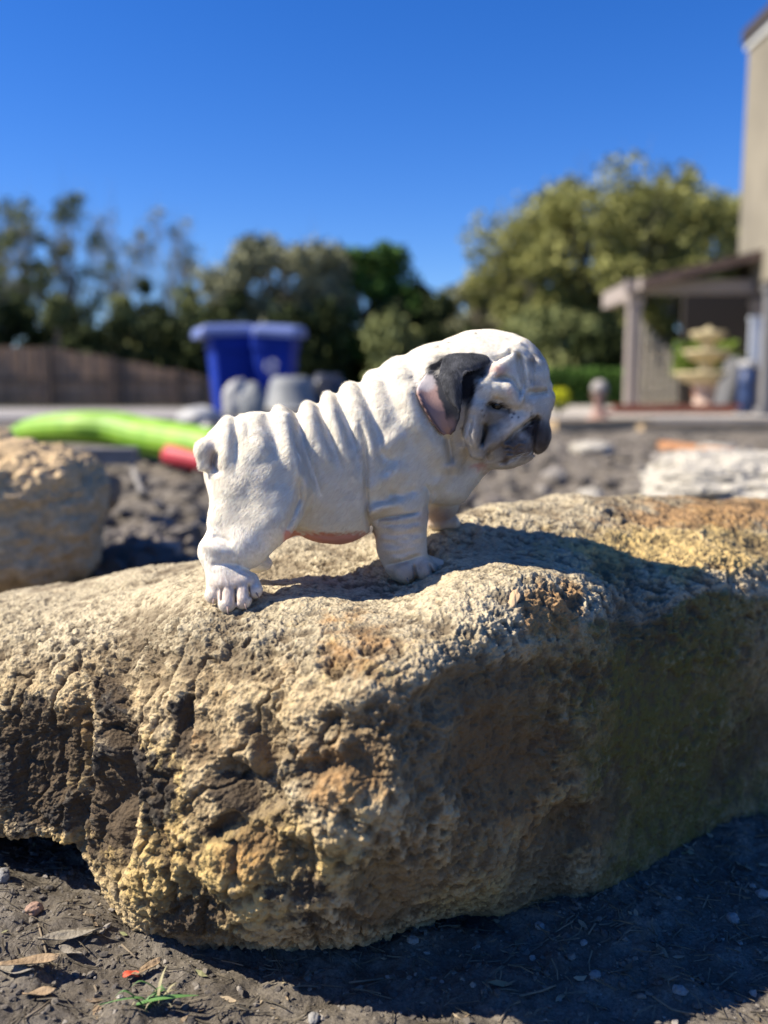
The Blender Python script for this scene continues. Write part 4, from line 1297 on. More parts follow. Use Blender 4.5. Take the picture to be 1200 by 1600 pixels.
# centre: dense evergreens
x, y, h = T(560, 366, 32); make_tree('evergreen_tree', 'dense dark green tree with a domed top behind the puppy\'s back', x, y, h, 4.8, L_ever, M_bark, 24000, .12, 7, .2, clumps=50, tight=.14, low=.05)
x, y, h = T(640, 408, 31); make_tree('evergreen_tree', 'very dark tree right of the domed one, above the puppy\'s neck', x, y, h, 2.9, L_dark, M_bark, 12000, .13, 8, .2, clumps=20, tight=.18, low=.02)
x, y, h = T(488, 350, 35); make_tree('evergreen_tree', 'dark green treetop peeping between the grey tree and the domed tree', x, y, h, 3.2, L_ever, M_bark, 9000, .13, 9, .3, clumps=18, tight=.2, low=.2)
x, y, h = T(430, 352, 30); make_tree('grey_tree', 'greyish leafy tree above the blue bins', x, y, h, 5.4, L_grey, M_bark_pale, 20000, .11, 10, .2, clumps=55, tight=.13, sparse_branches=2, low=.1)
x, y, h = T(365, 345, 33); make_tree('bare_tree', 'thin bare tree left of the greyish leafy tree', x, y, h, 1.8, L_grey, M_bark_pale, 500, .08, 20, .5, clumps=12, tight=.2, sparse_branches=3, low=.4)
# left: tall thin trees with sparse leaves
sp = [(48, 283, 34, 3.4, 2300, 'tall open tree with tufts of leaves at the left edge of the photo', 21), (120, 288, 35, 3.4, 2600, 'tall open tree with rounded leafy top, second from the left', 22),
      (195, 300, 37, 3.2, 700, 'tall nearly bare tree with grey twigs, third from the left', 23), (270, 302, 36, 3.2, 650, 'tall nearly bare tree with a wide twiggy top above the fence end', 24), (5, 330, 30, 2.6, 2400, 'half leafy tree cut by the left edge of the photo', 25)]
for px, py, Y, w, nl, lab, sd in sp:
    x, y, h = T(px, py, Y); make_tree('thin_tree', lab, x, y, h, w, L_grey if nl < 1000 else L_olive, M_bark_pale, int(nl * 1.7), .08, sd, .4, r0=h * .009, clumps=34, tight=.12, group='tall thin trees behind the fence', sparse_branches=6, low=.35)
row = [(-20, 410), (22, 425), (62, 455), (95, 420), (135, 470), (172, 478), (205, 445), (238, 430), (272, 455), (305, 440), (338, 470), (370, 440), (410, 470), (455, 480), (500, 450), (620, 470), (690, 500), (745, 520), (800, 505)]
wordL = ['narrow dark conifer at the left edge of the photo', 'narrow dark conifer, second along the fence from the left', 'lower dark bush between the left conifers', 'pointed dark conifer near the middle of the fence',
  'low olive bush behind the middle of the fence', 'rounded dark bush behind the fence', 'upright dark conifer left of the fence slope', 'tallest dark conifer above the fence slope', 'dark bush above the sloping fence top', 'dark conifer above the low end of the fence',
  'dark bush just left of the blue bins', 'dark conifer directly behind the left blue bin', 'dark bush behind the blue bins', 'green bush right behind the right blue bin', 'dark bush right of the blue bins', 'dark bush over the puppy\'s shoulder', 'dark bush over the puppy\'s nape', 'dull bush over the puppy\'s ear', 'dull bush over the puppy\'s forehead']
for i, ((px, py), lab) in enumerate(zip(row, wordL)):
    Y = 27 + (i * 37 % 5) * .5
    x, y, h = T(px, py, Y); make_tree('background_bush' if 'bush' in lab else 'conifer_tree', lab, x, y, h, 1.25 if 'conifer' in lab else 1.7, L_dark if i % 3 else L_olive, M_bark, 4200, .11, 40 + i, .3, clumps=14, tight=.30, low=.0, squash=1.3, group='dark bushes and conifers behind the fence', cat='bush' if 'bush' in lab else 'tree')
# hedge right of the puppy's face
rs = np.random.RandomState(77)
hx0, hx1 = gx_at(845, 24), gx_at(990, 24)
hd = empty('clipped_hedge', ((hx0 + hx1) / 2, 24, 0), 'dark green clipped hedge behind the yellow flowers, left of the patio', 'hedge')
hc = np.stack([rs.uniform(hx0, hx1, 9000), rs.uniform(23.5, 24.6, 9000), rs.uniform(.05, hpx(578, 24), 9000)], 1)
leaves_mesh('foliage', hc, .09, L_ever, hd, rs)
b = MB()
for k in range(14):
    xx = hx0 + (hx1 - hx0) * (k + .5) / 14; b.tube([(xx, 24, -.05), (xx + .05, 24, .5), (xx, 24, .8)], [.03, .025, .01], 5)
b.build('stems', M_bark, hd)
# far tree line closing the horizon
rs = np.random.RandomState(5)
px_ = rs.uniform(-900, 2100, 26000); Yf = rs.uniform(52, 62, 26000)
hh = 2.2 + 2.4 * (perlin(np.stack([px_ * .012, px_ * 0, px_ * 0], 1)) + .6)
cf = np.stack([gx_at(px_, Yf), Yf, rs.rand(26000) ** .7 * np.clip(hh, 1.5, 6)], 1)
wood_root = empty('tmp', (0, 0, 0), None, None)
fw = leaves_mesh('far_woodland', cf, .4, L_dark, wood_root, rs); fw.parent = None; bpy.data.objects.remove(wood_root)
tag(fw, 'low distant woodland closing the view behind the trees', None, None, 'stuff')

# ------------------------------------------------------------------ wooden fence on the left
M_fence = mat('fence_wood', (.31, .20, .125), .85, .25, 5, .4, 30, stretch=(1, 1, .15))
M_fence2 = mat('fence_wood_dark', (.13, .095, .07), .9, .25, 5, .4, 30, stretch=(1, 1, .15))
fr = empty('wooden_fence', (gx_at(100, 25.5), 25.5, 0), 'brown board fence whose top slopes down behind the blue bins', 'fence')
FY = 25.5
x0, x1 = gx_at(-420, FY), gx_at(345, FY)
ztop = lambda px: hpx(np.interp(px, [-90, 60, 110, 200, 340], [541, 541, 545, 562, 590]), FY)
k = int((x1 - x0) / .20)
for i in range(k):
    xa = x0 + i * .20 + .10
    px = 600 + (xa / FY) * FPX
    zt = ztop(px) + .015 * math.sin(i * 7.3)
    b = MB(); b.box((xa, FY + .006 * math.sin(i * 3.1), zt / 2 - .02), (.185, .024, zt)); b.build('board', M_fence if (i * 7) % 11 else M_fence2, fr)
for i in range(0, k + 1, 9):
    xa = x0 + i * .2; px = 600 + (xa / FY) * FPX; b = MB(); b.box((xa, FY - .07, ztop(px) / 2 + .02), (.12, .1, ztop(px) + .08)); b.build('post', M_fence2, fr)
for zf in (.22, .80):
    b = MB(); b.box(((x0 + x1) / 2, FY - .035, .9 * zf + .05), (x1 - x0, .04, .09)); b.build('rail', M_fence2, fr)

# ------------------------------------------------------------------ blue bins and the litter around them
M_blue = mat('blue_plastic', (.003, .026, .27), .65, .1, 3, spec=.2)
M_blue_lid = mat('blue_plastic_lid', (.15, .20, .42), .5, .1, 3, spec=.25)
M_black = mat('black_rubber', (.015, .015, .016), .6)
M_white_mark = mat('pale_print', (.45, .46, .52), .6)
def wheelie_bin(px, Y, base_py, top_py, wpx, label, rz, emblem):
    x = gx_at(px, Y); zt = hpx(top_py, Y); z0 = .0; w = wpx / FPX * Y; dpt = w * 1.1; h = zt - z0
    root = empty('wheelie_bin', (x, Y, z0), label, 'recycling bin', 'blue wheelie bins', rz)
    def ring(z, ww, dd, r=.05):
        pts = []
        for cx, cy, a0 in ((1, 1, 0), (-1, 1, PI/2), (-1, -1, PI), (1, -1, 1.5*PI)):
            for q in range(4):
                a = a0 + q * PI / 6
                pts.append([cx * (ww/2 - r) + r * math.cos(a), cy * (dd/2 - r) + r * math.sin(a), z])
        return pts
    def shell(rings, name, m, parent, bottom=True, top=True):
        V = np.concatenate([np.array(r) for r in rings]); nn = 16; Q = []
        for i in range(len(rings) - 1):
            for q in range(nn): Q.append([i*nn+q, i*nn+(q+1)%nn, (i+1)*nn+(q+1)%nn, (i+1)*nn+q])
        V = np.concatenate([V, [V[:nn].mean(0)], [V[-nn:].mean(0)]]); T_ = []
        for q in range(nn):
            T_.append([len(V)-2, (q+1)%nn, q]); T_.append([len(V)-1, (len(rings)-1)*nn+q, (len(rings)-1)*nn+(q+1)%nn])
        o = obj(name, new_mesh(name, V, [np.array(Q), np.array(T_)], False), m, parent, (0, 0, 0)); return o
    body_ = shell([ring(.06*h, w*.66, dpt*.66), ring(.10*h, w*.70, dpt*.70), ring(.72*h, w*.88, dpt*.88), ring(.725*h, w*.94, dpt*.94), ring(.86*h, w*.96, dpt*.96)], 'body', M_blue, root)
    lid = shell([ring(.865*h, w*1.04, dpt*1.06), ring(.91*h, w*1.06, dpt*1.08), ring(.955*h, w*1.0, dpt*1.0), ring(.975*h, w*.8, dpt*.8)], 'lid', M_blue_lid, root)
    if not emblem:
        lid.scale = (1.10, 1.05, 1.0); lid.location = (-w * .07, 0, 0); lid.rotation_euler = (0, -.045, 0)
    else: lid.rotation_euler = (.05, .06, 0); lid.location = (0, 0, -.03)
    b = MB(); b.tube([(-w*.35, dpt*.58, .9*h), (-w*.35, dpt*.70, .90*h), (w*.35, dpt*.70, .90*h), (w*.35, dpt*.58, .9*h)], .018, 8)
    hn = obj('handle', None, None, root) if False else b.build('handle', M_blue, root, loc=(0, 0, 0))
    for sx in (-1, 1):
        b = MB(); an = np.linspace(0, 2*PI, 17)[:-1]
        b.tube([(sx*w*.33, dpt*.34, .1), (sx*w*.40, dpt*.34, .1)], .10, 16); b.build('wheel', M_black, root, loc=(0, 0, 0))
    for q in range(3):      # moulded ribs on the front panel
        b = MB(); b.box(((q-1)*w*.22, -dpt*.405, .42*h), (w*.03, .02, .5*h)); b.build('rib', M_blue, body_, loc=(0, 0, 0)).rotation_euler = (0, 0, 0)
    if emblem:
        # three chasing arrows printed on the front
        b = MB()
        for a0 in (0, 2*PI/3, 4*PI/3):
            r1, r2 = w*.10, w*.17
            arc = [a0 + t for t in np.linspace(.15, 1.45, 6)]
            pts = [(r2*math.cos(a), r2*math.sin(a)) for a in arc] + [((r1+r2)/2*math.cos(a0+1.85), (r1+r2)/2*math.sin(a0+1.85))] + [(r1*math.cos(a), r1*math.sin(a)) for a in arc[::-1]]
            b.poly([(p[0], p[1] + .56*h) for p in pts], -dpt*.452, -dpt*.446)
        b.build('recycling_emblem', M_white_mark, body_, loc=(0, 0, 0))
    return root
wheelie_bin(364, 11.4, 660, 505, 76, 'blue wheelie bin, left of the two', .35, False)
wheelie_bin(432, 11.2, 660, 500, 66, 'blue wheelie bin with a pale recycling emblem on its front, right of the two', -.12, True)

def lumpy(name, label, cat, c, r, m, seed, amp=.18, freq=1.6, sub=3, group=None, fine=.02):
    v, f = ico(sub); rs_ = seed * 3.7
    d = 1 + amp * fbm(v * freq + rs_, 3) + fine * perlin(v * 9 + rs_)
    V = v * d[:, None] * np.array(r)
    o = obj(name, new_mesh(name, V, f, True), m, None, tuple(c)); tag(o, label, cat, group); return o
M_bagw = mat('pale_plastic_sheet', (.36, .355, .34), .6, .12, 5, .3, 12, spec=.5)
M_bagg = mat('grey_plastic', (.22, .23, .23), .6, .12, 5, .2, 12)
M_bagd = mat('dark_plastic', (.03, .032, .04), .35, .2, 5, .4, 12, spec=.5)
def bag(name, label, cat, px, py, Y, rpx, rpy, m, seed):
    c = P(px, py, Y); s = Y / FPX
    return lumpy(name, label, cat, c, (rpx * s, rpx * s * .8, rpy * s), m, seed, .16, 1.8, 3, None, .05)
bag('plastic_sack', 'white plastic sack standing under the left blue bin', 'sack', 372, 634, 8.6, 24, 40, M_bagw, 1)
bag('plastic_sack', 'pale grey sack lying left of the white sack behind the green tube', 'sack', 312, 655, 7.6, 36, 20, M_bagw, 2)
bag('rubbish_bag', 'dark rubbish bag behind the puppy\'s rump', 'bag', 345, 672, 7.2, 42, 22, M_bagd, 3)
bag('rubbish_bag', 'grey rubbish bag between the white sack and the tub', 'bag', 396, 640, 8.2, 20, 40, M_bagg, 7)
bag('rubbish_bag', 'black rubbish bag right of the pale tub', 'bag', 512, 620, 9.2, 34, 36, M_bagd, 4)
# pale upturned tub
c = P(455, 610, 8.9); s = 8.9 / FPX
root = empty('upturned_tub', c, 'pale grey upturned tub in front of the right blue bin', 'tub')
b = MB(); b.lathe([(44*s, -30*s), (43*s, -26*s), (40*s, -24*s), (34*s, 8*s), (30*s, 18*s), (22*s, 21*s)], c, 28); b.build('shell', M_bagg, root, smooth=True)
b = MB(); b.lathe([(45*s, -31*s), (47*s, -28*s), (45*s, -25*s), (43.5*s, -28*s)], c, 28); b.build('rim', M_bagw, root, smooth=True)
# rubble pile the litter sits on
n_pile = lumpy('earth_pile', 'low dark heap of earth under the sacks and bins', 'heap', P(410, 700, 8.6), (1.1, .9, .34), mat('heap_soil', (.10, .09, .075), .95, .3, 6, .6, 20), 9, .2, 2.2, 4)

# ------------------------------------------------------------------ house on the right
M_wall = mat('stucco_beige', (.225, .20, .15), .9, .16, .7, .25, 40)
M_trim = mat('trim_white', (.62, .62, .58), .6, .05, 3)
M_roofd = mat('roof_edge_dark', (.05, .042, .04), .85, .25, 9, .4, 20)
M_shing = mat('brown_shingle', (.15, .105, .085), .9, .3, 9, .4, 40)
M_postp = mat('post_paint', (.31, .265, .23), .7, .06, 3)
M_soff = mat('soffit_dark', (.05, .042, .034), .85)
HY = 18.0
hx = gx_at(1143, HY) ; zt = hpx(68, HY) ; zb = hpx(452, HY)
house = empty('house', (hx + 4, HY - 3, 0), 'tall beige stucco house wall with white fascia at the right edge of the photo', 'house')
b = MB(); b.box((hx + 4.5, HY - 2.5, (zt + zb) / 2), (9.0, 5.0, zt - zb)); b.build('wall', M_wall, house)
b = MB(); b.box((hx + 4.7, HY - 2.5, zb / 2), (6.4, 4.6, zb)); b.build('lower_wall', M_wall, house)
b = MB(); b.box((hx + 4.5, HY - 2.5, zt - .02), (9.1, 5.1, .20)); b.build('fascia', M_trim, house)
rf = empty('roof', (0, 0, 0), None, None); rf.parent = house
b = MB(); b.box((hx + 4.5, HY - 2.5, zt + .13), (9.2, 5.2, .26))
V = np.array([[hx - .08, HY - 5.08, zt + .21], [hx + 9.08, HY - 5.08, zt + .21], [hx + 9.08, HY + .08, zt + .21], [hx - .08, HY + .08, zt + .21], [hx + 2.4, HY - 2.5, zt + 1.35], [hx + 6.6, HY - 2.5, zt + 1.35]])
b.add(V, [[0, 1, 5, 4], [2, 3, 4, 5]], [[3, 0, 4], [1, 2, 5]])
bpy.data.objects.remove(rf)
b.build('roof', M_roofd, house)
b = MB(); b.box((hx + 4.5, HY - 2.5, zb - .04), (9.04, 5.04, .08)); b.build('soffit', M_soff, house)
# patio cover
PYn, PYf = 17.2, 19.3
pc = empty('patio_cover', (gx_at(1050, PYn), PYn, 0), 'open patio cover with pinkish beige posts and a sloping brown shingle roof', 'patio cover')
zbm = hpx(450, PYn)
xl = gx_at(987, PYn); xr = gx_at(1275, PYn)
b = MB(); b.box(((xl + xr) / 2 - .1, PYn, zbm + .02), (xr - xl + .2, .16, .25)); b.build('beam', M_postp, pc)
b = MB(); b.box((xl, (PYn + PYf) / 2 + .1, zbm - .02), (.16, PYf - PYn, .32)); b.build('beam', M_postp, pc)
def post(px, Y, w=.23, m=None):
    x = gx_at(px, Y); b = MB()
    b.box((x, Y, (zbm - .2) / 2), (w, w, zbm - .21)); b.box((x, Y, .08), (w + .08, w + .08, .2)); b.box((x, Y, zbm - .26), (w + .06, w + .06, .08))
    return b.build('post', m or M_postp, pc)
post(987, PYn); post(1186, PYn, .34); 
for k_ in ():
    Yk = PYf; b = MB(); x = xl
    b.box((x, Yk, (zbm - .2) / 2), (.2, .2, zbm - .21)); b.build('post', M_postp, pc)
# roof deck rising towards the house with shingle courses
xe = gx_at(944, 19.6)
def zroof(x): return zbm + .10 + (x - xe) * .235
nc = 16; xw = gx_at(1300, PYn)
b = MB(); V = np.array([[xe, PYn - .35, zroof(xe)], [xw, PYn - .35, zroof(xw)], [xw, PYf + .3, zroof(xw)], [xe, PYf + .3, zroof(xe)]]); V2 = V - [0, 0, .09]
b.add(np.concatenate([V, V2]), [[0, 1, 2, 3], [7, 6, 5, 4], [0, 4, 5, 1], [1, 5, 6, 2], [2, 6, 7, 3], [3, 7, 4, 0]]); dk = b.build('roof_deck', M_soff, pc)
slope = math.atan(.235)
for i in range(nc):
    xa = xe + (xw - xe) * (i + .5) / nc
    b = MB(); b.box((xa - .01, (PYn + PYf) / 2, zroof(xa) + .035), ((xw - xe) / nc + .05, PYf - PYn + .72, .025), tilt=-slope + .03); b.build('shingle_course', M_shing, dk)
b = MB(); b.box((xe - .02, (PYn + PYf) / 2, zroof(xe) - .05), (.05, PYf - PYn + .7, .2)); b.build('eave_board', M_postp, pc)
b = MB(); b.box(((xe + xw) / 2, PYn - .37, (zroof(xe) + zroof(xw)) / 2 - .04), ((xw - xe) / math.cos(slope), .04, .17), tilt=-slope); b.build('rake_board', M_shing, pc)
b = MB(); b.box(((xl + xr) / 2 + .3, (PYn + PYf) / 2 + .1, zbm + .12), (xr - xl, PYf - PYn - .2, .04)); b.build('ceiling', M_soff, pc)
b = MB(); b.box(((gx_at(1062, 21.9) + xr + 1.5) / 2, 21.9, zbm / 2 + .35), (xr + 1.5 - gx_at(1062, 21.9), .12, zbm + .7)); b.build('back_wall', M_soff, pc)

# pale screen of upright slats under the cover
sc_ = empty('slat_screen', (gx_at(1030, 20), 19.5, 0), 'pale beige screen of upright slats under the patio cover', 'screen')
M_slat = mat('slat_beige', (.40, .36, .29), .7, .06, 3)
for i in range(7):
    t = i / 6; Y = 17.6 + t * 3.6; x = gx_at(1004 + 52 * t, Y); zz = hpx(508 + 55 * t, Y)
    b = MB(); b.box((x, Y, zz / 2 + .1), (.055, .06, zz - .1)); b.build('slat', M_slat, sc_)
for zf in (.35, 1.3):
    b = MB(); b.tube([(gx_at(1004, 17.6) + .06, 17.6, zf), (gx_at(1056, 21.2) + .06, 21.2, zf)], .035, 4); b.build('rail', M_slat, sc_)

# tiered fountain
FYn = 15.6
c = np.array([gx_at(1103, FYn), FYn, 0.07]); s = FYn / FPX
M_fount = mat('cast_stone_yellowish', (.50, .42, .24), .85, .25, 9, .4, 40)
M_fount2 = mat('cast_stone_pinkish', (.46, .34, .27), .85, .2, 9, .4, 40)
ft = empty('tiered_fountain', c, 'yellowish three tiered stone fountain in front of the patio', 'fountain')
zz = lambda py: hpx(py, FYn) - c[2]
def lat(name, prof, m):
    b = MB(); b.lathe([(r * s, zz(py)) for r, py in prof], (0, 0, 0), 32); return b.build(name, m, ft, smooth=True, loc=(0, 0, 0))
lat('base', [(30, 646), (30, 641), (20, 638), (17, 626), (15, 612), (19, 604), (24, 601), (24, 599)], M_fount2)
lat('basin', [(18, 602), (40, 593), (48, 586), (50, 582), (46, 581), (40, 588), (20, 594)], M_fount)
lat('column', [(16, 594), (12, 588), (11, 574), (15, 565)], M_fount)
lat('basin', [(12, 568), (28, 560), (35, 552), (37, 548), (33, 547), (26, 556), (12, 561)], M_fount)
lat('column', [(11, 562), (9, 552), (9, 540), (13, 534)], M_fount)
lat('basin', [(10, 536), (20, 531), (26, 523), (27, 519), (23, 518), (18, 526), (9, 531)], M_fount)
lat('finial', [(8, 530), (9, 524), (11, 519), (8, 515), (4, 513), (2, 510)], M_fount)
# leafy plant behind the fountain
rs = np.random.RandomState(8)
pl = empty('potted_plant', (gx_at(1100, 16.6), 16.6, .07), 'bright green leafy plant growing behind the fountain', 'plant')
pc_ = np.array([gx_at(1100, 16.6), 16.6, 0]) + np.clip(rs.normal(size=(1800, 3)), -1.9, 1.9) * [.28, .16, .17] + [0, 0, hpx(562, 16.6)]
leaves_mesh('foliage', pc_, .055, leaf_material('fresh_leaf', (.06, .11, .015), (.20, .27, .04)), pl, rs)
b = MB(); b.lathe([(.14, 0), (.20, .35), (.21, .38), (.18, .38)], (0, 0, 0), 18); b.build('pot', mat('terracotta', (.30, .12, .07), .8, .15, 6), pl, loc=(0, 0, 0))
b = MB(); b.tube([(0, 0, .3), (.02, 0, .6), (0, 0, .95)], [.03, .025, .015], 6); b.build('stem', M_bark, pl, loc=(0, 0, 0))

# dark leaning board, blue barrel, white panel, grey near post
M_darkp = mat('dark_grey_board', (.10, .10, .10), .7, .1, 6)
a, bt = P(1147, 560, 15.2), P(1124, 642, 14.8); bt[2] = .07
b = MB(); d_ = bt - a
b.tube([a, a * .5 + bt * .5, bt], [.15, .16, .13], 10, flat=.35); o = b.build('leaning_cushion', M_darkp, None); tag(o, 'dark grey lounger cushion leaning right of the fountain', 'cushion')
bc = np.array([gx_at(1168, 14.6), 14.6, .07]); rb = 14 * 14.6 / FPX
root = empty('blue_barrel', bc, 'dark blue barrel with a pale lid beneath the white panel', 'barrel')
hb = hpx(574, 14.6) - .07
b = MB(); b.lathe([(rb*.9, 0), (rb, .04), (rb, .3*hb), (rb*1.04, .32*hb), (rb, .34*hb), (rb, .66*hb), (rb*1.04, .68*hb), (rb, .70*hb), (rb*.95, hb)], (0, 0, 0), 24); b.build('drum', mat('navy_plastic', (.025, .045, .11), .45), root, smooth=True, loc=(0, 0, 0))
b = MB(); b.lathe([(rb*1.0, hb), (rb*1.05, hb+.03), (rb*1.02, hb+.09), (rb*.8, hb+.11)], (0, 0, 0), 24); b.build('lid', M_bagw, root, smooth=True, loc=(0, 0, 0))
b = MB(); b.box((gx_at(1181, 15.4), 15.4, (hpx(498, 15.4) + hpx(575, 15.4)) / 2), (.30, .05, hpx(498, 15.4) - hpx(575, 15.4))); 
b.box((gx_at(1181, 15.4), 15.43, hpx(575, 15.4) / 2), (.05, .04, hpx(575, 15.4)))
b.box((gx_at(1181, 15.4), 15.4, hpx(500, 15.4) + .03), (.34, .08, .05))
o = b.build('white_panel', mat('white_board', (.62, .66, .70), .5)); tag(o, 'white board standing upright above the blue barrel', 'board')
b = MB(); xx = gx_at(1199, 13.4); b.box((xx, 13.4, hpx(450, 13.4) / 2), (.17, .17, hpx(450, 13.4))); b.box((xx, 13.4, .1), (.26, .26, .16))
b.box((xx, 13.4, hpx(450, 13.4)), (.24, .24, .08)); o = b.build('grey_post', mat('post_grey', (.17, .165, .16), .7, .08, 5)); tag(o, 'grey post cut by the right edge of the photo beside the blue barrel', 'post')
# brick edging along the patio
M_brick = mat('edging_brick', (.26, .085, .05), .85, .3, 12, .3, 60)
be = empty('brick_edging', (gx_at(1030, 14.4), 14.4, .07), 'low red brick edging along the front of the patio', 'edging')
bm_ = None; xa, xb = gx_at(948, 14.4), gx_at(1165, 14.4); nb = int((xb - xa) / .225)
for row_ in range(2):
    for i in range(nb):
        x = xa + (i + .5 + .5 * (row_ % 2)) * .225
        if bm_ is None:
            b = MB(); b.box((0, 0, 0), (.215, .10, .072)); o = b.build('brick', M_brick, be, loc=(0, 0, 0)); bm_ = o.data
        else: o = obj('brick', bm_, None, be)
        o.location = (x - be.location.x, .004 * math.sin(i * 5.3 + row_), .036 + .078 * row_); o.rotation_euler = (0, 0, .03 * math.sin(i * 3.7 + row_ * 2))
# flowers: yellow mound at the puppy's nose
yf = empty('yellow_flowers', (gx_at(874, 13.5), 13.5, .07), 'round clump of yellow flowers at the puppy\'s nose', 'flowers')
rs = np.random.RandomState(18)
q = rs.normal(size=(1500, 3)); q /= np.linalg.norm(q, axis=1)[:, None]
cc_ = np.array([gx_at(874, 13.5), 13.5, hpx(622, 13.5)]) + q * np.array([16, 16, 15]) * 13.5 / FPX * (rs.rand(1500) ** .4)[:, None]
leaves_mesh('petals', cc_, .032, leaf_material('yellow_petal', (.30, .33, .02), (.60, .60, .03)), yf, rs)
leaves_mesh('foliage', cc_[:600] * [1, 1, .8], .035, L_olive, yf, rs)
b = MB(); b.tube([(0, 0, -.03), (0, 0, .2)], [.03, .02], 6); b.build('stem', M_bark, yf, loc=(0, 0, 0))
# small stone pedestal
pdn = empty('stone_pedestal', (gx_at(937, 11.6), 11.6, .0), 'small brownish stone pedestal with a ball on top, left of the patio post', 'pedestal')
zz2 = lambda py: hpx(py, 11.6); s2 = 11.6 / FPX
b = MB(); b.lathe([(22*s2, 0), (22*s2, zz2(655)), (13*s2, zz2(650)), (9*s2, zz2(640)), (8*s2, zz2(625)), (13*s2, zz2(618)), (14*s2, zz2(616))], (0, 0, 0), 20); b.build('shaft', mat('reddish_stone', (.30, .19, .15), .85, .2, 10, .3, 40), pdn, smooth=True, loc=(0, 0, 0))
b = MB(); an = np.linspace(0.01, PI-.01, 12); b.lathe([(13*s2*math.sin(t), zz2(606) - 12*s2*math.cos(t)) for t in an], (0, 0, 0), 20); b.build('ball', mat('grey_stone', (.34, .31, .28), .85, .2, 10, .3, 40), pdn, smooth=True, loc=(0, 0, 0))

# ------------------------------------------------------------------ the yard between: tube, rocks, planks
n = NT('lime_foam')
wv_ = n.t.nodes.new('ShaderNodeTexWave'); wv_.inputs['Scale'].default_value = 1; 
n.b.inputs['Base Color'].default_value = (.27, .52, .02, 1); n.b.inputs['Roughness'].default_value = .55
n.t.nodes.remove(wv_)
c = n.ramp(n.noise(9, 3), [(.35, (.15, .33, .012)), (.65, (.26, .46, .03))]); n.link(c, n.b.inputs['Base Color'])
M_lime = n.m
M_red = mat('pinkish_red_plastic', (.50, .05, .065), .5, .1, 8)
TY = 4.2
path = [P(14, 686, TY + .35), P(60, 672, TY + .2), P(120, 668, TY + .05), P(180, 671, TY), P(225, 682, TY - .1), P(262, 688, TY - .2), P(300, 694, TY - .3), P(345, 702, TY - .4)]
path = catmull(np.array(path), np.linspace(0, 1, len(path)), np.linspace(0, 1, 50))
rad = np.interp(np.linspace(0, 1, 50), [0, .03, .1, .25, .5, .7, 1], [.014, .052, .072, .084, .098, .100, .092])
def ribbed(b, path, rad, n=48, ribs=16):
    m = len(path); rings = []; r = None
    for i, p in enumerate(path):
        t = path[min(i+1, m-1)] - path[max(i-1, 0)]; t /= np.linalg.norm(t)
        r = np.cross(t, [0, 0, 1.0]) if r is None else r - t * np.dot(r, t); r /= np.linalg.norm(r); u = np.cross(t, r)
        an = np.arange(n) * 2 * PI / n; rr = rad[i] * (1 + .035 * np.cos(an * ribs))
        rings.append(p + (rr * np.cos(an))[:, None] * r + (rr * np.sin(an))[:, None] * u * .85)
    V = np.concatenate(rings + [path[:1], path[-1:]]); Q = [[i*n+k, i*n+(k+1)%n, (i+1)*n+(k+1)%n, (i+1)*n+k] for i in range(m-1) for k in range(n)]
    T_ = [[m*n, (k+1)%n, k] for k in range(n)] + [[m*n+1, (m-1)*n+k, (m-1)*n+(k+1)%n] for k in range(n)]
    b.add(V, Q, T_)
tr = empty('ribbed_tube', path[25], 'long lime green ribbed tube with a red end lying behind the puppy\'s tail', 'tube')
b = MB(); ribbed(b, path, rad); b.build('green_section', M_lime, tr, smooth=True)
rp = catmull(np.array([P(260, 708, TY - .32), P(285, 714, TY - .37), P(315, 720, TY - .42), P(350, 727, TY - .48)]), np.linspace(0, 1, 4), np.linspace(0, 1, 14))
b = MB(); ribbed(b, rp, np.interp(np.linspace(0, 1, 14), [0, .04, .12, 1], [.02, .050, .056, .05])); b.build('red_end', M_red, tr, smooth=True)

M_rock2 = rock_material('tan_field_stone', (.56, .41, .235), False, .45)
M_rock3 = rock_material('pale_field_stone', (.50, .46, .38), False, .35)
def stone(name, label, px, py, Y, rpx, rpy, dep, m, seed, amp=.22, sub=5, rz=0, box=0.0, group=None, cat='rock'):
    """a rock whose middle is seen at px,py"""
    v, f = ico(sub)
    if box: v = np.sign(v) * np.abs(v) ** (1 - box); 
    o3 = seed * 5.1
    d = 1 + amp * fbm(v * 1.3 + o3, 4) + .05 * fbm(v * 6 + o3, 3) + .018 * fbm(v * 22 + o3, 2)
    s = Y / FPX; c = P(px, py, Y)
    V = v * d[:, None] * np.array([rpx * s, dep, rpy * s])
    o = obj(name, new_mesh(name, V, f, True), m, None, tuple(c)); o.rotation_euler = (0, 0, rz); tag(o, label, cat, group); return o
stone('field_rock', 'large tan rock with an orange flank behind the left end of the boulder', 28, 805, 1.55, 132, 112, .17, M_rock2, 12, .13, 6, .3, .32)
stone('field_rock', 'small tan stone on the rim at the far left, below the tube', -2, 690, 2.4, 26, 20, .05, M_rock2, 14, .2, 4)
stone('field_rock', 'broad whitish rock behind the right end of the boulder', 1160, 760, 2.3, 150, 56, .22, M_rock3, 15, .25, 6, .2)
stone('field_rock', 'brownish stone close behind the big tan rock', 150, 770, 2.0, 34, 36, .07, mat('brown_stone', (.20, .155, .11), .9, .25, 20, .5, 60), 16, .25, 4)
M_block = mat('grey_block', (.20, .19, .18), .9, .15, 12, .4, 60)
c = P(175, 712, 2.9); b = MB(); b.box(c, (.155, .09, .05), rz=.1); b.box(c + [0, 0, .018], (.158, .093, .012), rz=.1); o = b.build('grey_paver', M_block, None); tag(o, 'flat grey paver lying in front of the green tube', 'paver')
c = P(180, 748, 2.85); b = MB(); b.tube([P(203, 716, 2.95), P(212, 745, 2.8), P(222, 770, 2.7)], [.008, .009, .008], 6); o = b.build('stick', M_bark_pale); tag(o, 'thin stick leaning against the grey paver', 'stick')
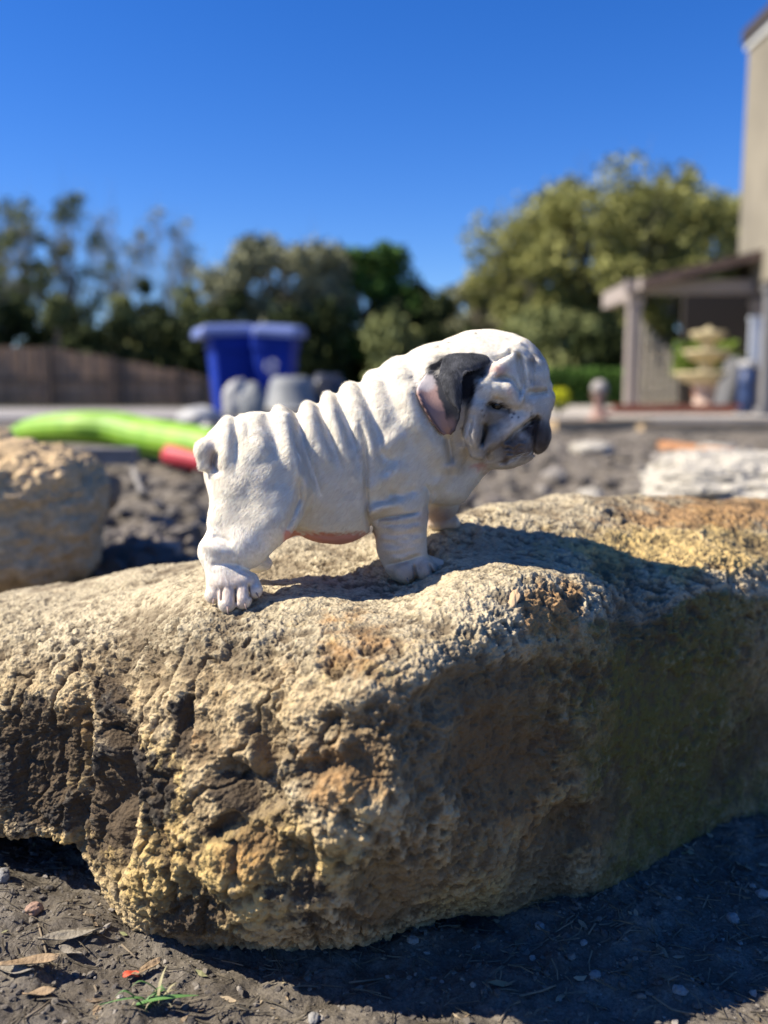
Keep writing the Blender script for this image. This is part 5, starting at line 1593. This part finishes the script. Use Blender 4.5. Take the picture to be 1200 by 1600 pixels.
# timber and pale curb pieces across the yard on the right
M_plank = mat('weathered_timber', (.42, .31, .18), .85, .2, 9, .4, 30)
for (pa, pb, w_, t_, lab) in (((862, 668, 9.6), (1010, 662, 10.4), .16, .12, 'long pale timber lying at the puppy\'s nose across the yard'), ((1000, 668, 9.4), (1215, 662, 9.8), .14, .1, 'pale timber lying along the yard in front of the patio'),
                              ((1035, 692, 6.2), (1150, 712, 5.2), .07, .05, 'orange tinted plank lying on the soil at the right')):
    a_ = P(*pa); b_ = P(*pb); 
    for q in (a_, b_): q[2] = gzs(q[0], q[1]) + t_ * .4
    mdp = (a_ + b_) / 2; L = np.linalg.norm((b_ - a_)[:2]); rz = math.atan2(b_[1] - a_[1], b_[0] - a_[0])
    b = MB(); b.box(mdp, (L, w_, t_), rz=rz); b.box(mdp + [0, 0, t_ * .5], (L * .985, w_ * .9, .01), rz=rz); o = b.build('timber', M_plank if 'orange' not in lab else mat('orange_plank', (.45, .22, .10), .8, .2, 9)); tag(o, lab, 'timber')
st_specs = [(925, 688, 5.6, 34, 13), (1055, 700, 5.0, 26, 10), (835, 692, 6.0, 22, 9), (925, 735, 3.6, 20, 13), (1010, 742, 3.2, 24, 13), (770, 742, 3.2, 22, 14), (1120, 690, 5.6, 30, 10), (990, 765, 2.6, 22, 13)]
st_lab = ['pale flat stone below the pedestal', 'flat grey stone left of the orange plank', 'small stone under the puppy\'s chin far back', 'whitish stone in the middle of the soil right of the puppy', 'grey stone near the far edge of the boulder top', 'dark clod under the puppy\'s jaw', 'pale stone right of the orange plank', 'ochre stone on the rim of the whitish rock']
M_clod = mat('dry_clod', (.19, .165, .14), .95, .3, 25, .6, 80)
for i, ((px, py, Y, rx, rz_), lab) in enumerate(zip(st_specs, st_lab)):
    g_ = gzs(gx_at(px, Y), Y)
    o = stone('field_stone', lab, px, py, Y, rx, rz_, rx * Y / FPX * .8, [M_rock3, M_clod, M_clod, M_rock3, M_clod, M_clod, M_rock3, M_rock2][i], 60 + i, .25, 3, group='stones on the soil behind the boulder', cat='stone')
    o.location.z = g_ + rz_ * Y / FPX * .35
cl_specs = [(232, 858, 1.75, 40, 26), (196, 790, 2.1, 30, 22), (180, 832, 1.9, 22, 16), (262, 800, 2.1, 34, 20), (282, 750, 2.7, 30, 18), (292, 846, 1.8, 26, 20), (245, 740, 2.9, 26, 16), (150, 735, 2.9, 22, 14), (300, 872, 1.6, 26, 14), (270, 775, 2.4, 22, 14), (215, 818, 2.0, 20, 12)]
cl_lab = ['largest soil clod behind the boulder, low left of the tail', 'clod beside the big tan rock, halfway up', 'small clod touching the foot of the big tan rock', 'clod just left of the puppy\'s thigh', 'clod left of the puppy\'s tail', 'clod left of the puppy\'s hock', 'clod right below the green tube', 'clod between the tan rock and the paver', 'flat clod on the rim left of the hock', 'small clod between the thigh and the stick', 'small clod above the largest clod']
for i, ((px, py, Y, rx, rz_), lab) in enumerate(zip(cl_specs, cl_lab)):
    o = stone('soil_clod', lab, px, py, Y, rx, rz_, rx * Y / FPX * .8, M_clod, 80 + i, .5, 4, group='soil clods behind the left of the boulder', cat='clod')
    o.location.z = gzs(o.location.x, o.location.y) + rz_ * Y / FPX * .4
# ------------------------------------------------------------------ small things on the soil in front
def on_ground(px, py): 
    g = G(px, py); g = G(px, py, gzs(g[0], g[1])); g[2] = gzs(g[0], g[1]); return g
def leaf_thing(name, label, px, py, L, w, rz, m, curl=.25, cat='leaf', lift=.002, seed=0):
    g = on_ground(px, py); n_ = 14; V = []; Q = []
    for i in range(n_):
        t = i / (n_ - 1); ww = w * math.sin(PI * t) ** .75 + .0003
        for j in (-1, -.5, 0, .5, 1):
            V.append([L * (t - .5), ww * j, .0015 + curl * L * ((t - .5) ** 2) + .45 * abs(j) * ww + .0012 * math.sin(6 * t + j * 2 + seed)])
    for i in range(n_ - 1):
        for j in range(4): Q.append([i*5+j, i*5+j+1, (i+1)*5+j+1, (i+1)*5+j])
    me = new_mesh(name, np.array(V), np.array(Q), True); o = obj(name, me, m, None, (g[0], g[1], g[2] + lift)); o.rotation_euler = (.12 * math.sin(seed * 3), .1 * math.cos(seed * 5), rz)
    sm_ = o.modifiers.new('thickness', 'SOLIDIFY'); sm_.thickness = .0004
    tag(o, label, cat); return o
M_dry = mat('dry_leaf', (.30, .21, .12), .7, .25, 90, .3, 300)
M_dryg = mat('dry_leaf_grey', (.25, .22, .17), .8, .2, 90, .3, 300)
M_redl = mat('red_leaf', (.62, .10, .05), .6, .1, 90)
leaf_thing('dry_leaf', 'brown curled dry leaf at the lower left edge of the photo', 47, 1520, .040, .0052, .25, M_dry, seed=1)
leaf_thing('dry_leaf', 'small tan dry leaf below the brown curled one', 62, 1548, .022, .0034, .1, M_dry, seed=2)
leaf_thing('dry_leaf', 'grey green dry leaf lying left of the brown curled one', 22, 1527, .034, .004, -.25, M_dryg, seed=3)
leaf_thing('dry_leaf', 'long grey leaf beside the shadow under the boulder', 110, 1462, .046, .005, .35, M_dryg, seed=4)
leaf_thing('dry_leaf', 'short brown leaf right of the reddish pebble', 110, 1487, .020, .003, -.3, M_dryg, seed=5)
leaf_thing('red_leaf', 'tiny bright red leaf between the boulder and the grass', 205, 1531, .012, .0042, .05, M_redl, .1, seed=6)
leaf_thing('dry_leaf', 'pale bleached leaf above the grass tuft, under the boulder', 228, 1521, .026, .0035, .75, M_dry, seed=7)
# flat tan flake lying on the hump
M_flake = mat('tan_flake', (.50, .35, .20), .7, .1, 60)
# grass tuft
M_grass = mat('grass_blade_green', (.10, .21, .06), .5, .2, 40)
M_grass_dry = mat('grass_blade_dry', (.36, .32, .18), .7, .2, 40)
gt_ = on_ground(236, 1572)
tuft = empty('grass_tuft', gt_, 'small green grass tuft with one long flat blade at the bottom left', 'grass tuft')
def blade(pts, w, m):
    pts = catmull(np.array(pts, float), np.linspace(0, 1, len(pts)), np.linspace(0, 1, 12)); V = []; Q = []
    for i, p in enumerate(pts):
        t = i / 11; tg = pts[min(i+1, 11)] - pts[max(i-1, 0)]; sd = np.cross(tg, [0, 0, 1.0]); sd /= np.linalg.norm(sd) + 1e-9
        ww = w * (1 - t ** 2.5) * min(1, .4 + 3 * t) + .0001
        V += [p - sd * ww, p + [0, 0, -ww * .5], p + sd * ww]
    for i in range(11):
        for j in range(2): Q.append([i*3+j, i*3+j+1, (i+1)*3+j+1, (i+1)*3+j])
    o = obj('blade', new_mesh('blade', np.array(V), np.array(Q), True), m, tuft, (0, 0, 0)); return o
z_ = .004
blade([(0, 0, 0), (-.004, -.004, .010), (-.016, -.006, .011), (-.034, -.004, .005)], .0013, M_grass)
blade([(-.012, 0, .002), (.004, -.003, .009), (.018, -.002, .010), (.032, .003, .007)], .0026, M_grass)
rs = np.random.RandomState(4)
for k in range(13):
    a = rs.uniform(0, 2 * PI); L = rs.uniform(.008, .022); hgt = rs.uniform(.3, 1.0) * L
    bx_, by_ = rs.normal(size=2) * .004
    blade([(bx_, by_, 0), (bx_ + L * .3 * math.cos(a), by_ + L * .3 * math.sin(a), hgt * .6), (bx_ + L * .7 * math.cos(a), by_ + L * .7 * math.sin(a), hgt), (bx_ + L * math.cos(a), by_ + L * math.sin(a), hgt * .75)], rs.uniform(.0004, .0011), M_grass if rs.rand() < .5 else M_grass_dry)
blade([(.004, .002, 0), (.005, .003, .012), (.007, .005, .020), (.010, .007, .027)], .0016, M_grass_dry)
# pebbles
M_peb = mat('reddish_pebble', (.34, .22, .16), .8, .15, 60, .3, 200); M_pebg = mat('grey_pebble', (.26, .25, .23), .8, .15, 60, .3, 200)
def pebble(label, px, py, r, m, seed, g=None):
    q = on_ground(px, py); v, f = ico(3); d = 1 + .22 * fbm(v * 1.4 + seed * 3, 3)
    o = obj('pebble', new_mesh('pebble', v * d[:, None] * [r, r * .8, r * .62], f, True), m, None, (q[0], q[1], q[2] + r * .3)); o.rotation_euler = (0, 0, seed); tag(o, label, 'pebble', 'pebbles on the soil below the boulder'); return o
pebble('rounded reddish brown pebble at the left, near the boulder\'s shadow', 52, 1420, .0075, M_peb, 1)
pebble('grey pebble at the left edge of the photo in the shadow', 4, 1385, .008, M_pebg, 2)
pebble('small pale pebble left of the grass tuft', 188, 1560, .0028, M_rock3, 3)
for i, (px, py, r, lab) in enumerate([(843, 1450, .0045, 'pale pebble in the shade just under the boulder\'s middle'), (645, 1470, .005, 'dark pebble in the shade under the prow'), (912, 1472, .0032, 'tiny whitish pebble in the shade below the boulder'),
        (1145, 1440, .006, 'largest grey pebble in the shade at the lower right'), (1062, 1547, .005, 'grey pebble near the twig at the lower right'), (930, 1527, .0045, 'pebble in the middle of the shaded soil'), (490, 1594, .005, 'pebble at the bottom edge left of centre'), (1192, 1400, .006, 'grey pebble at the right edge of the photo in the shade')]):
    pebble(lab, px, py, r, M_pebg, 5 + i)
# twigs
M_twig = mat('twig_bark', (.20, .16, .11), .85, .25, 60)
for lab, pts in (('forked pale twig in the shade at the lower right', [(1020, 1562), (1050, 1582), (1085, 1590)]), ('thin twig lying in the shade below the boulder', [(812, 1560), (845, 1552), (868, 1545)]),
        ('curved twig at the bottom centre in the shade', [(780, 1598), (795, 1575), (812, 1572)]), ('thin pale twig beside the reddish pebble', [(60, 1452), (72, 1480), (66, 1508), (60, 1520)]), ('pale twig beside the edge of the boulder\'s shadow', [(190, 1478), (205, 1490), (212, 1502)]),
        ('short pale twig left of the small pebble', [(148, 1545), (152, 1556)]), ('straight thin twig at the bottom left corner', [(38, 1598), (60, 1582), (82, 1570)]), ('straight thin twig at the bottom, right of centre', [(545, 1540), (600, 1535)])):
    q = np.array([on_ground(*p) for p in pts]); q[:, 2] += .0022
    b = MB(); b.tube(q, [.0008] * len(q), 6); o = b.build('twig', M_twig, None, smooth=True); tag(o, lab, 'twig')
# the tan flake on the hump, found on the boulder's surface
try:
    dg = bpy.context.evaluated_depsgraph_get()
    def rock_hit(px, py):
        o_ = Vector((0, 0, CAM_H)); d_ = Vector(P(px, py, 1.0)) - o_; d_.normalize()
        ok, loc, nor, _ = boulder.ray_cast(o_, d_); return loc, nor
    loc, nor = rock_hit(800, 940)
    v, f_ = ico(3); d_ = 1 + .3 * fbm(v * 1.7 + 4, 3)
    o = obj('stone_flake', new_mesh('stone_flake', v * d_[:, None] * [.0105, .0042, .0022], f_, True), M_flake, None, tuple(loc))
    o.rotation_euler = nor.to_track_quat('Z', 'X').to_euler(); tag(o, 'flat tan flake of stone lying on the sunlit hump of the boulder', 'stone flake')
except Exception as e_: print('flake', e_)

# leaf litter: torn bits of dry leaf, nobody could count them
rs = np.random.RandomState(31); Vs = []; Ts = []; tn = []
for k in range(420):
    th_ = (rs.rand() - .5) * 1.0; r = math.sqrt(rs.uniform(.46 ** 2, .9 ** 2)); x, y = r * math.sin(th_), r * math.cos(th_)
    z = gzs(x, y) + .0015; a = rs.rand() * 6.28; L = .002 + .007 * rs.rand() ** 2.5; w = L * rs.uniform(.2, .45); t1, t2 = rs.normal(size=2) * .35
    q = np.array([[-L, 0, 0], [-.3 * L, w, t1 * w], [.5 * L, .8 * w, t2 * w], [L, 0, abs(t1) * L * .4], [.3 * L, -w, -t1 * w * .3], [-.4 * L, -.7 * w, t2 * w]])
    q = q @ np.array([[math.cos(a), math.sin(a), 0], [-math.sin(a), math.cos(a), 0], [0, 0, 1]]); q += [x, y, z]
    b0 = len(Vs) * 6; Vs.append(q); Ts += [[b0, b0 + 1, b0 + 5], [b0 + 1, b0 + 2, b0 + 4], [b0 + 1, b0 + 4, b0 + 5], [b0 + 2, b0 + 3, b0 + 4]]; tn += [rs.rand()] * 6
n = NT('litter'); n.link(n.ramp(n.attr('tone'), [(.0, (.09, .065, .04)), (.5, (.24, .17, .10)), (.9, (.38, .30, .19)), (1.0, (.16, .18, .07))]), n.b.inputs['Base Color']); n.b.inputs['Roughness'].default_value = .8
o = obj('leaf_litter', new_mesh('leaf_litter', np.concatenate(Vs), np.array(Ts), False, dict(tone=np.array(tn))), n.m); tag(o, 'torn bits of dry leaf littering the soil below the boulder', None, None, 'stuff')
